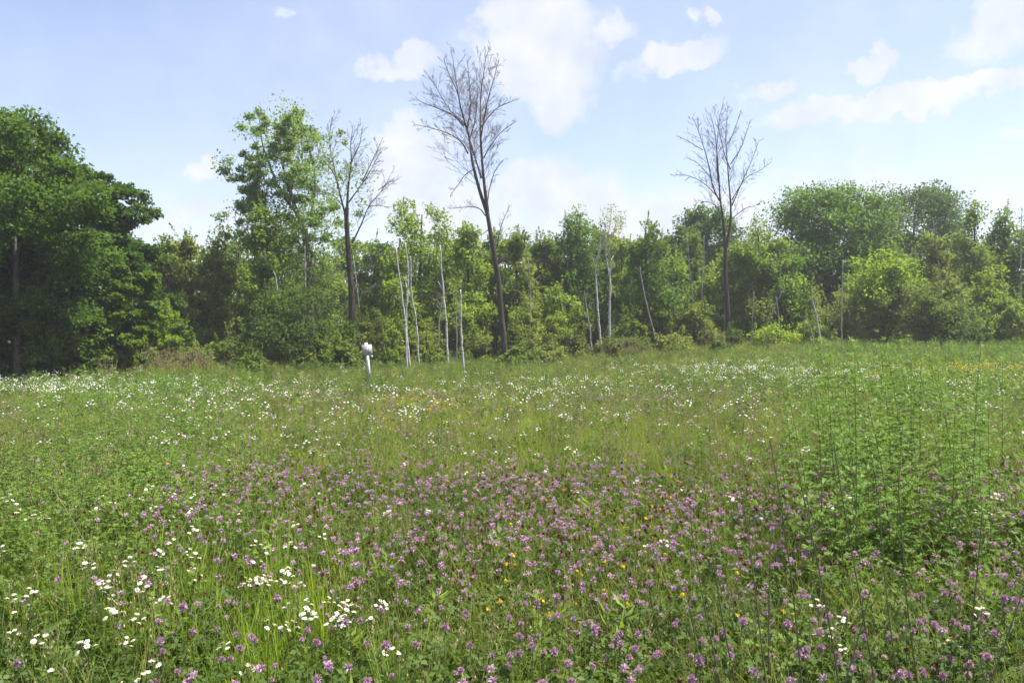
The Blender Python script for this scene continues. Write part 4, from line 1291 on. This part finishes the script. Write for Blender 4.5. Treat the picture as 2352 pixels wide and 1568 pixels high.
def d_cl(X, Y):
    xd, yd = frame_xy(X, Y, .5)
    pn = .5 + .5 * np.sin(X * 2.3 + 1.7 * np.sin(Y * 1.9)) * np.cos(Y * 2.7 + 1.3 * np.sin(X * 3.1)) 
    f = 140 * (.45 + 1.0 * pn) * sstep(1030, 1110, yd) * sstep(150, 420, xd - .25 * (1568 - yd))
    f = f * (1 - .75 * gauss(xd, yd, 620, 1440, 130, 110)) * (1 - .8 * gauss(xd, yd, 940, 1500, 110, 60)) * (1 - .7 * gauss(xd, yd, 2060, 1150, 160, 110)) * (1 - .85 * gauss(xd, yd, 2090, 1330, 150, 55)) * (1 - .5 * gauss(xd, yd, 1000, 1420, 130, 50))
    f = f * (1 + .5 * gauss(xd, yd, 1350, 1180, 500, 80))
    f = f + 7 * sstep(1150, 1300, yd) * (xd < 520)
    f = f + 16 * gauss(xd, yd, 720, 990, 260, 50) + 9 * gauss(xd, yd, 800, 920, 250, 30) + 12 * gauss(xd, yd, 1620, 920, 260, 40) + 10 * gauss(xd, yd, 60, 1050, 100, 30) + 4 * sstep(900, 1000, yd)
    return f * in_meadow(X, Y) * (Y < 20)


XY = sample(d_cl, lambda y: 290 if y < 7 else 120, y0=2.0, y1=20, margin=.8)
X, Y = XY[:, 0], XY[:, 1]
kk = r.choice(4, len(X), p=[.36, .28, .14, .22])
vis = in_frame(X, Y, .5)
order = np.argsort(np.where(vis, Y, 99))
near = order[:300]
far_ = order[300:]
for t_, i in enumerate(near):
    k = int(kk[i])
    s_ = r.uniform(.85, 1.22)
    hs_ = r.uniform(.58, .98)
    o_ = link('clover', c_st[t_ % 4])
    o_.location = (X[i], Y[i], gz(X[i], Y[i])); o_.scale = (s_ * 1.02,) * 3
    o_.rotation_euler = (r.normal() * .09, r.normal() * .09, r.uniform(0, 6.28))
    tag(o_, c_lab[k], 'clover', c_grp[k])
    h_ = link('flower_head', c_hd[k], o_); h_.scale = (hs_, hs_, hs_ * r.uniform(.85, 1.2)); h_.location = (0, 0, HST * (1 - h_.scale[2]))
fh = []
for mt, R in ((M_PINK, .0142), (M_PINK, .0125), (M_PALEP, .0130), (M_BROWN, .011)):
    mb = MB(); ball_head(mb, R, 26, r, .47, L=R * 1.2)
    blades(mb, np.zeros((1, 3)), np.array([.47]), np.array([0.]), np.array([.02]), np.array([.003]), .5, 2, m=1)
    fh.append(mb.mesh('clover_far', [mt, M_STEM]))
c_ch = protos('clover_head_kinds', fh)
P = np.stack([X[far_], Y[far_], ground_h(X[far_], Y[far_])], -1)
tag(scatter('clover_blossoms', P, r.uniform(0, 6.28, len(far_)), r.uniform(.88, 1.22, len(far_)) * (1 + .12 * sstep(6, 14, Y[far_])), kk[far_], c_ch, r.normal(size=(len(far_), 2)) * .1),
    'drift of small pink clover heads across the middle of the meadow', 'flowers')


# ---- white yarrow / daisy clusters
def disc(mb, c_, R, r, nor=(0, 0, 1), np_=11, mw=0, my=1, simple=False, mb2=None):
    nor = unit(np.array(nor, float)); a0 = unit(np.cross(nor, [0.3, .9, .1])); b0 = np.cross(nor, a0)
    if simple:
        ring = [c_ + R * (a0 * math.cos(t) + b0 * math.sin(t)) for t in np.linspace(0, 6.283, 7)[:-1]]
        mb.add(np.array(ring + [c_ + nor * R * .28]), None, [(j, (j + 1) % 6, 6) for j in range(6)], r.uniform(.3, .9), mw)
        return
    an = np.arange(np_) * 6.283 / np_ + r.uniform(0, 1)
    D = a0 * np.cos(an)[:, None] + b0 * np.sin(an)[:, None] - nor * r.uniform(-.05, .35, (np_, 1))
    D = unit(D); S = unit(np.cross(nor, D))
    mb.leaves(c_ + D * R * .6, D, S, R * .85, R * .62, r.uniform(.3, 1, np_), fold=.08, m=mw)
    k = 7
    ring = [c_ + R * .36 * (a0 * math.cos(t) + b0 * math.sin(t)) for t in np.linspace(0, 6.283, k + 1)[:-1]]
    ring2 = [c_ + R * .22 * (a0 * math.cos(t) + b0 * math.sin(t)) + nor * R * .16 for t in np.linspace(0, 6.283, k + 1)[:-1]]
    (mb2 or mb).add(np.array(ring + ring2 + [c_ + nor * R * .22]), [(j, (j + 1) % k, k + (j + 1) % k, k + j) for j in range(k)], [(k + j, k + (j + 1) % k, 2 * k) for j in range(k)], r.uniform(.2, .9, 2 * k + 1), my)


YH = .56
y_st, y_cl = [], []
for k in range(6):
    mb = MB(); mb.tube([(0, 0, 0), (.01, .01, YH * .5), (0, 0, YH * .86)], .0026, .0018, 4, m=1)
    nd = [1, 3, 4, 5, 4, 7][k]
    cen = [np.array([0, 0, YH])] if nd == 1 else [np.array([.0155 * math.sqrt(j + .5) * math.cos(2.4 * j + k), .0155 * math.sqrt(j + .5) * math.sin(2.4 * j + k), YH - .012 * math.sqrt(j) + r.normal() * .004]) for j in range(nd)]
    for c_ in cen: mb.tube([(0, 0, YH * .86), tuple((np.array([0, 0, YH * .86]) + c_) / 2 + np.array([c_[0], c_[1], 0]) * .2), tuple(c_)], .0016, .0012, 3, m=1)
    for zf in (.2, .35, .5, .66, .78):
        az = r.uniform(0, 6.28); n = 6
        d = np.array([math.cos(az), math.sin(az), .7]); d = unit(d)
        f = np.linspace(.01, .06, n)
        D = unit(d + r.normal(size=(n, 3)) * .35)
        mb.leaves(np.array([0, 0, YH * zf]) + d * f[:, None], D, unit(np.cross(D, r.normal(size=(n, 3)))), .028, .006, r.uniform(0, 1, n), m=0)
    y_st.append(mb.mesh('yarrow', [M_FEATHER, M_STEM]))
    heads = []
    for c_ in cen:
        mb, m2 = MB(), MB(); disc(mb, np.zeros(3), .0115 if nd > 1 else .014, r, (r.normal() * .3, r.normal() * .3, 1), 11, my=0, mb2=m2)
        heads.append((mb.mesh('flower_head', [M_WHITE]), m2.mesh('centre', [M_CREAM]), c_))
    y_cl.append(heads)
# each cluster: centre in the frame, spread, how many
wz = [(250, 874, 240, 16, 620), (120, 868, 120, 10, 220), (430, 935, 170, 34, 190), (620, 900, 170, 24, 150), (330, 905, 220, 22, 260), (395, 985, 60, 26, 46), (640, 1000, 70, 18, 22), (560, 965, 120, 26, 60), (230, 960, 160, 40, 80),
      (1010, 930, 90, 22, 70), (1240, 888, 45, 18, 70), (1330, 968, 70, 20, 46), (1150, 1008, 70, 18, 26), (1460, 862, 220, 20, 190), (1690, 850, 130, 10, 300), (1720, 930, 45, 26, 70), (1560, 950, 120, 30, 60), (1340, 900, 160, 26, 90),
      (1900, 862, 160, 16, 170), (2080, 850, 170, 16, 150), (2270, 925, 50, 26, 44), (2310, 1010, 40, 30, 22), (1790, 990, 60, 30, 30), (2100, 940, 140, 40, 70), (820, 960, 200, 40, 90), (850, 900, 160, 22, 110), (1120, 870, 160, 14, 90),
      (705, 1330, 60, 45, 22), (640, 1345, 40, 40, 8), (745, 1395, 45, 22, 10), (300, 1275, 90, 50, 9), (210, 1310, 30, 25, 6), (590, 1470, 30, 22, 5), (60, 1160, 50, 50, 7), (400, 1290, 60, 45, 7), (345, 1525, 30, 8, 3), (280, 1425, 40, 20, 4), (80, 1445, 30, 15, 3),
      (25, 1370, 12, 15, 3), (600, 1230, 30, 25, 4), (340, 1120, 120, 50, 18), (1970, 1130, 16, 10, 3), (1935, 1395, 30, 15, 5), (2230, 1405, 14, 8, 2), (1840, 1120, 20, 15, 4), (2260, 1145, 40, 20, 6), (1400, 1180, 300, 80, 8), (690, 1190, 200, 60, 8), (1060, 1060, 300, 30, 18), (905, 1462, 10, 6, 1),
      (1180, 930, 700, 50, 220), (2250, 870, 120, 25, 90), (1250, 1000, 500, 40, 50)]
XX, YY = [], []
for (cx, c_y, sx_, sy_, n) in wz:
    if n > 20: n = int(n * (.28 if c_y > 895 else .7))
    xs = r.normal(cx, sx_, n); ys = np.maximum(r.normal(c_y, sy_, n), 806 + r.uniform(0, 12, n))
    Yw = F * (EYE - .56) / (ys - HZ + 0)
    Yw = np.where(Yw > 12, F * (EYE - .50 - ground_h((xs - CX) / F * Yw, Yw)) / (ys - HZ), Yw)
    XX.append((xs - CX) / F * Yw); YY.append(Yw)
X = np.concatenate(XX); Y = np.concatenate(YY)
ok = (in_meadow(X, Y) > 0) & (Y > 1.9)
X, Y = X[ok], Y[ok]
vis = in_frame(X, Y, .56)
order = np.argsort(np.where(vis, Y, 99))
near, far_ = order[:300], order[300:]


def yarrow_label(Y_, k):
    n = ['single white daisy like flower with a yellow centre', 'small white flower cluster of three discs', 'white flat topped flower cluster', 'white flat topped flower cluster', 'white flat topped flower cluster', 'wide white flat topped flower cluster'][k]
    return n + (' close in the foreground clover' if Y_ < 4.5 else (' in the middle of the clover' if Y_ < 8 else ' in the green mid meadow'))


for t_, i in enumerate(near):
    k = int(r.choice(6, p=[.14, .2, .2, .2, .16, .1]))
    o_ = link('yarrow', y_st[k])
    s_ = r.uniform(.8, 1.08)
    o_.location = (X[i], Y[i], gz(X[i], Y[i])); o_.scale = (s_, s_, s_)
    o_.rotation_euler = (r.normal() * .1, r.normal() * .1, r.uniform(0, 6.28))
    lb = yarrow_label(Y[i], k)
    tag(o_, lb, 'flower', 'white flowers: ' + lb[:40])
    for me, mc, c_ in y_cl[k]:
        h_ = link('flower_head', me, o_); h_.location = tuple(c_)
        if t_ < 170: link('centre', mc, h_)
fy = []
for k in range(4):
    mb = MB()
    for j in range([3, 5, 4, 6][k]):
        c_ = np.array([.027 * math.sqrt(j + .4) * math.cos(2.4 * j + k), .027 * math.sqrt(j + .4) * math.sin(2.4 * j + k), .5 - .010 * j + r.normal() * .006])
        disc(mb, c_, .0125, r, (r.normal() * .3, r.normal() * .3 - .12, 1), simple=True)
    blades(mb, np.zeros((1, 3)), np.array([.49]), np.array([0.]), np.array([.02]), np.array([.005]), .5, 2, m=1)
    fy.append(mb.mesh('yarrow_far', [M_WHITE, M_STEM]))
c_yf = protos('yarrow_kinds', fy)
P = np.stack([X[far_], Y[far_], ground_h(X[far_], Y[far_])], -1)
tag(scatter('white_flowers', P, r.uniform(0, 6.28, len(far_)), r.uniform(.85, 1.25, len(far_)), r.integers(0, 4, len(far_)), c_yf, r.normal(size=(len(far_), 2)) * .12),
    'drifts of small white flowers across the far meadow', 'flowers')

# ---- yellow trefoil
t_me = []
for k in range(3):
    mb = MB()
    mb.tube([(0, 0, 0), (.01, 0, .2), (0, 0, .42)], .0016, .0012, 3, m=1)
    n = 9
    v = unit(r.normal(size=(n, 3)) * [1, 1, .5] + [0, 0, .7])
    mb.leaves(v * .009 + [0, 0, .42], unit(v + r.normal(size=(n, 3)) * .3), unit(np.cross(v, r.normal(size=(n, 3)))), .015, .011, r.uniform(0, 1, n), m=0)
    trifoliate(mb, np.array([[.01, .01, .3], [-.01, .01, .36]]), .018, r, m=2)
    t_me.append(mb.mesh('trefoil', [M_YEL, M_STEM, M_CLOVER]))
tz = [(1500, 1150, 60, 60, 26), (1400, 1330, 60, 60, 12), (1180, 1130, 60, 30, 6), (1170, 1290, 25, 25, 6), (1230, 1370, 30, 20, 5), (1600, 1110, 120, 40, 16), (1380, 1150, 100, 50, 14), (1150, 1390, 20, 12, 3), (1650, 1250, 150, 80, 10),
      (960, 905, 60, 16, 130), (1070, 915, 80, 20, 90), (2250, 828, 90, 12, 800), (2130, 845, 90, 12, 320), (2330, 850, 60, 16, 260), (400, 1110, 80, 50, 5), (800, 930, 150, 30, 60), (1600, 900, 250, 20, 60), (2000, 850, 120, 14, 90)]
XX, YY = [], []
for (cx, c_y, sx_, sy_, n) in tz:
    n = int(n * .45) if n > 40 else int(n * .8)
    xs = r.normal(cx, sx_, n); ys = np.maximum(r.normal(c_y, sy_, n), 800 + r.uniform(0, 16, n))
    Yw = F * (EYE - .46) / (ys - HZ)
    Yw = np.where(Yw > 12, F * (EYE - .46 - ground_h((xs - CX) / F * Yw, Yw)) / (ys - HZ), Yw)
    XX.append((xs - CX) / F * Yw); YY.append(Yw)
X = np.concatenate(XX); Y = np.concatenate(YY)
ok = (in_meadow(X, Y) > 0) & (Y > 1.9); X, Y = X[ok], Y[ok]
order = np.argsort(Y)
nn = int((Y < 9).sum())
for t_, i in enumerate(order[:nn]):
    o_ = link('trefoil', t_me[t_ % 3]); s_ = r.uniform(.95, 1.2)
    o_.location = (X[i], Y[i], gz(X[i], Y[i])); o_.scale = (s_ * .8, s_ * .8, s_); o_.rotation_euler = (0, 0, r.uniform(0, 6.28))
    tag(o_, 'small yellow trefoil flower among the pink clover', 'flower', 'yellow trefoil flowers among the clover')
ty = []
for k in range(2):
    mb = MB(); n = 10
    v = unit(r.normal(size=(n, 3)) * [1, 1, .5] + [0, 0, .5])
    mb.leaves(v * .03 + [0, 0, .46], v, unit(np.cross(v, r.normal(size=(n, 3)))), .018, .013, r.uniform(0, 1, n))
    ty.append(mb.mesh('trefoil_far', [M_YEL]))
c_ty = protos('trefoil_kinds', ty)
fi = order[nn:]
P = np.stack([X[fi], Y[fi], ground_h(X[fi], Y[fi])], -1)
tag(scatter('yellow_flowers', P, r.uniform(0, 6.28, len(fi)), r.uniform(.7, 1.1, len(fi)), r.integers(0, 2, len(fi)), c_ty), 'haze of tiny yellow flowers in the far meadow', 'flowers')

# ------------------------------------------------------------------ tall weeds on the right
wm = []
for k in range(5):
    H = 1.3
    mb = MB(); feather_plant(mb, H, -.10 + r.normal() * .06, r, 46, .105, .0040, low=.06)
    me = mb.mesh('foliage', [M_FEATHER, M_STEM])
    wm.append(me)
wst = []
spots = []
for i in range(84):
    spots.append((float(np.clip(r.normal(2075, 150), 1790, 2400)), r.uniform(4.2, 8.6), r.uniform(.66, 1.0) if i % 3 else r.uniform(1.0, 1.24)))
spots += [(1885, 4.8, 1.12), (1960, 4.7, 1.14), (2030, 5.0, 1.12), (2110, 5.2, 1.12), (2190, 5.0, 1.06), (1850, 5.6, .9), (2310, 4.2, .62), (2340, 4.4, .7), (2290, 3.8, .55)]
zc = sorted(spots)
for t_, (xd, Y_, s_) in enumerate(zc):
    X_ = (xd - CX) / F * Y_
    lb = ('tall' if s_ > .9 else 'shorter') + ' feathery green weed ' + ('in the left third of the clump at right' if xd < 1980 else ('in the middle of the clump at right' if xd < 2110 else 'in the right third of the clump at right'))
    if t_ == 0: lb = 'leftmost feathery green weed of the tall clump at right'
    elif xd > 2280: lb = 'short feathery green weed at the right frame edge beside the dark clover'
    root = thing('feathery_weed', (X_, Y_, gz(X_, Y_)), lb, 'weed', 'feathery weeds at right: ' + lb[:5] + lb[-34:])
    root.rotation_euler = (r.normal() * .05, r.normal() * .05, r.normal() * .5)
    root.scale = (s_,) * 3
    f_ = link('foliage', wm[t_ % 5], root); f_['kind'] = 'stuff'

# slender dry stalks close to the camera
for i, (xd, Y_, yt, ln) in enumerate([(1640, 2.75, 1330, -.10), (1700, 2.7, 1180, -.14), (1760, 2.6, 1090, -.16), (1800, 2.8, 1240, -.05), (1850, 2.5, 1120, -.18), (1905, 2.6, 1010, -.15), (1990, 2.55, 1060, -.17), (2050, 2.7, 1010, -.14),
                                      (2110, 2.6, 1160, -.10), (2160, 2.75, 1080, -.12), (2235, 2.7, 1180, .03), (1830, 2.45, 1350, .25), (2130, 2.5, 1290, .35)]):
    X_ = (xd - CX) / F * Y_
    top = at(xd, yt, Y_)
    z0 = gz(X_, Y_); H = top.z - z0
    lb = 'slender grey green weed stalk leaning left close in the right foreground' if ln < 0 else 'slender weed stalk leaning right close in the right foreground'
    if ln < 0: lb = ['leftmost', 'second', 'third', 'fourth', 'fifth', 'sixth', 'seventh', 'eighth', 'ninth', 'tenth', 'eleventh'][i] + (' slender grey green weed stalk leaning left in the right foreground' if i == 0 else ' from left of the slender stalks leaning left in the right foreground')
    else: lb = ['', 'thin weed stalk leaning slightly right at the right edge of the foreground', 'thin weed stalk slanting right low in the right foreground', 'thin weed stalk slanting strongly right near the bottom right'][i - 9]
    root = thing('weed_stalk', (X_, Y_, z0), lb, 'weed', 'slender stalks in the right foreground')
    mb = MB()
    pts = [(ln * H * t + .02 * math.sin(4 * t + i), .02 * math.cos(3 * t + i), H * t) for t in np.linspace(0, 1, 10)]
    mb.tube(pts, .0042, .0016, 5)
    mb.build('stem', M_STALK, root)
    for j in range(7):
        t = r.uniform(.35, .98); p0 = np.array([ln * H * t, 0, H * t]); az = r.uniform(0, 6.28)
        mb = MB(); L = r.uniform(.05, .16)
        p1 = p0 + np.array([math.cos(az) * .7, math.sin(az) * .7, .75]) * L
        mb.tube([p0, p0 * .5 + p1 * .5 + [0, 0, -.006], p1], .0014, .0008, 3)
        n = 9; D = unit(r.normal(size=(n, 3)) + (p1 - p0) / L * .8)
        mb.leaves(p1 - (p1 - p0) * r.uniform(0, .6, (n, 1)) + D * .008, D, unit(np.cross(D, r.normal(size=(n, 3)))), .022, .0055, r.uniform(0, 1, n), m=1)
        mb.build('side_shoot', [M_STALK, M_FEATHER], root)

# broad leaved rosettes at the bottom
lmesh = []
for k in range(4):
    mb = MB(); L = 1.0
    n = 8; rowsv = []
    for i in range(n + 1):
        t = i / n
        c_ = np.array([t * .85, 0, .75 * t - .55 * t * t]); w = .13 * math.sin(math.pi * (t * .86 + .07)) ** .8 * (1 + .06 * math.sin(9 * t + k))
        rowsv += [c_ + [0, -w, .05 * abs(w) * 5], c_ + [0, 0, -.0], c_ + [0, w, .05 * abs(w) * 5]]
    Q = []
    for i in range(n):
        for j in range(2):
            a = i * 3 + j; Q.append((a, a + 1, a + 4, a + 3))
    mb.add(np.array(rowsv), Q, None, r.uniform(.3, .7)); lmesh.append(mb.mesh('leaf', [M_FORB], True))
for (xd, Y_, nl, L, lb) in [(955, 3.15, 15, .27, 'broad leaved green rosette at the bottom centre of the clover'), (2020, 2.75, 11, .26, 'broad leaved bright plant at the bottom right'), (1905, 2.65, 8, .22, 'small broad leaved plant at the bottom right beside the larger one'),
                            (880, 3.0, 9, .2, 'smaller broad leaved rosette left of the bottom centre one')]:
    X_ = (xd - CX) / F * Y_
    root = thing('broad_leaved_plant', (X_, Y_, gz(X_, Y_) + .12), lb, 'plant')
    for j in range(nl):
        o_ = link('leaf', lmesh[j % 4], root)
        o_.rotation_euler = (r.normal() * .2, r.uniform(-.7, .25), j * 2.4 + r.normal() * .2)
        o_.scale = (L * r.uniform(.75, 1.2),) * 3

# long bent straws
for i, (x0, y0_, x1, y1_) in enumerate([(255, 1380, 120, 1440), (1000, 1400, 1080, 1190), (1290, 1250, 1330, 1120), (1690, 1180, 1620, 1050), (1530, 1230, 1590, 1120), (700, 1320, 640, 1180), (1140, 1480, 1200, 1330), (450, 1180, 390, 1090), (1320, 1440, 1310, 1330),
                                        (820, 1500, 960, 1420), (1000, 1330, 930, 1230), (1720, 1060, 1640, 1010), (230, 1320, 120, 1120), (600, 1240, 560, 1120)]):
    Y_ = F * (EYE - .3) / (max(y0_, 1000) - HZ)
    a = np.array(tuple(at(x0, y0_, Y_))); c_ = np.array(tuple(at(x1, y1_, Y_ + .1)))
    z0 = gz(a[0], a[1])
    root = tag(None, 0) if False else None
    mb = MB()
    O = np.array([a[0], a[1], z0])
    foot = np.array([0, 0, 0.0]); mid = (a - O); tip = (c_ - O)
    mb.tube(smooth_path([foot, mid * .5 + [0.01, 0, 0], mid, (mid + tip) / 2 + [0, 0, .03], tip], 4), .0022, .001, 4)
    o_ = mb.build('dry_grass_stem', M_STRAW); o_.location = tuple(O)
    tag(o_, 'long bent straw coloured grass stem above the clover', 'grass stem', 'dry grass stems')

# ------------------------------------------------------------------ summer haze: one closed box of thin air round everything
hz = MB()
box(hz, (0, 135, 7.6), 530, 400, 20.6)
mh, q = new_mat('haze_air')
pv = q.n('ShaderNodeVolumePrincipled')
pv.inputs['Color'].default_value = (.93, .95, 1.0, 1)
pv.inputs['Density'].default_value = 0.0009
pv.inputs['Anisotropy'].default_value = 0.2
o = q.n('ShaderNodeOutputMaterial'); q.link(pv.outputs[0], o.inputs['Volume'])
tag(hz.build('haze', mh), 'thin pale summer haze over the whole meadow', 'haze', kind='stuff')
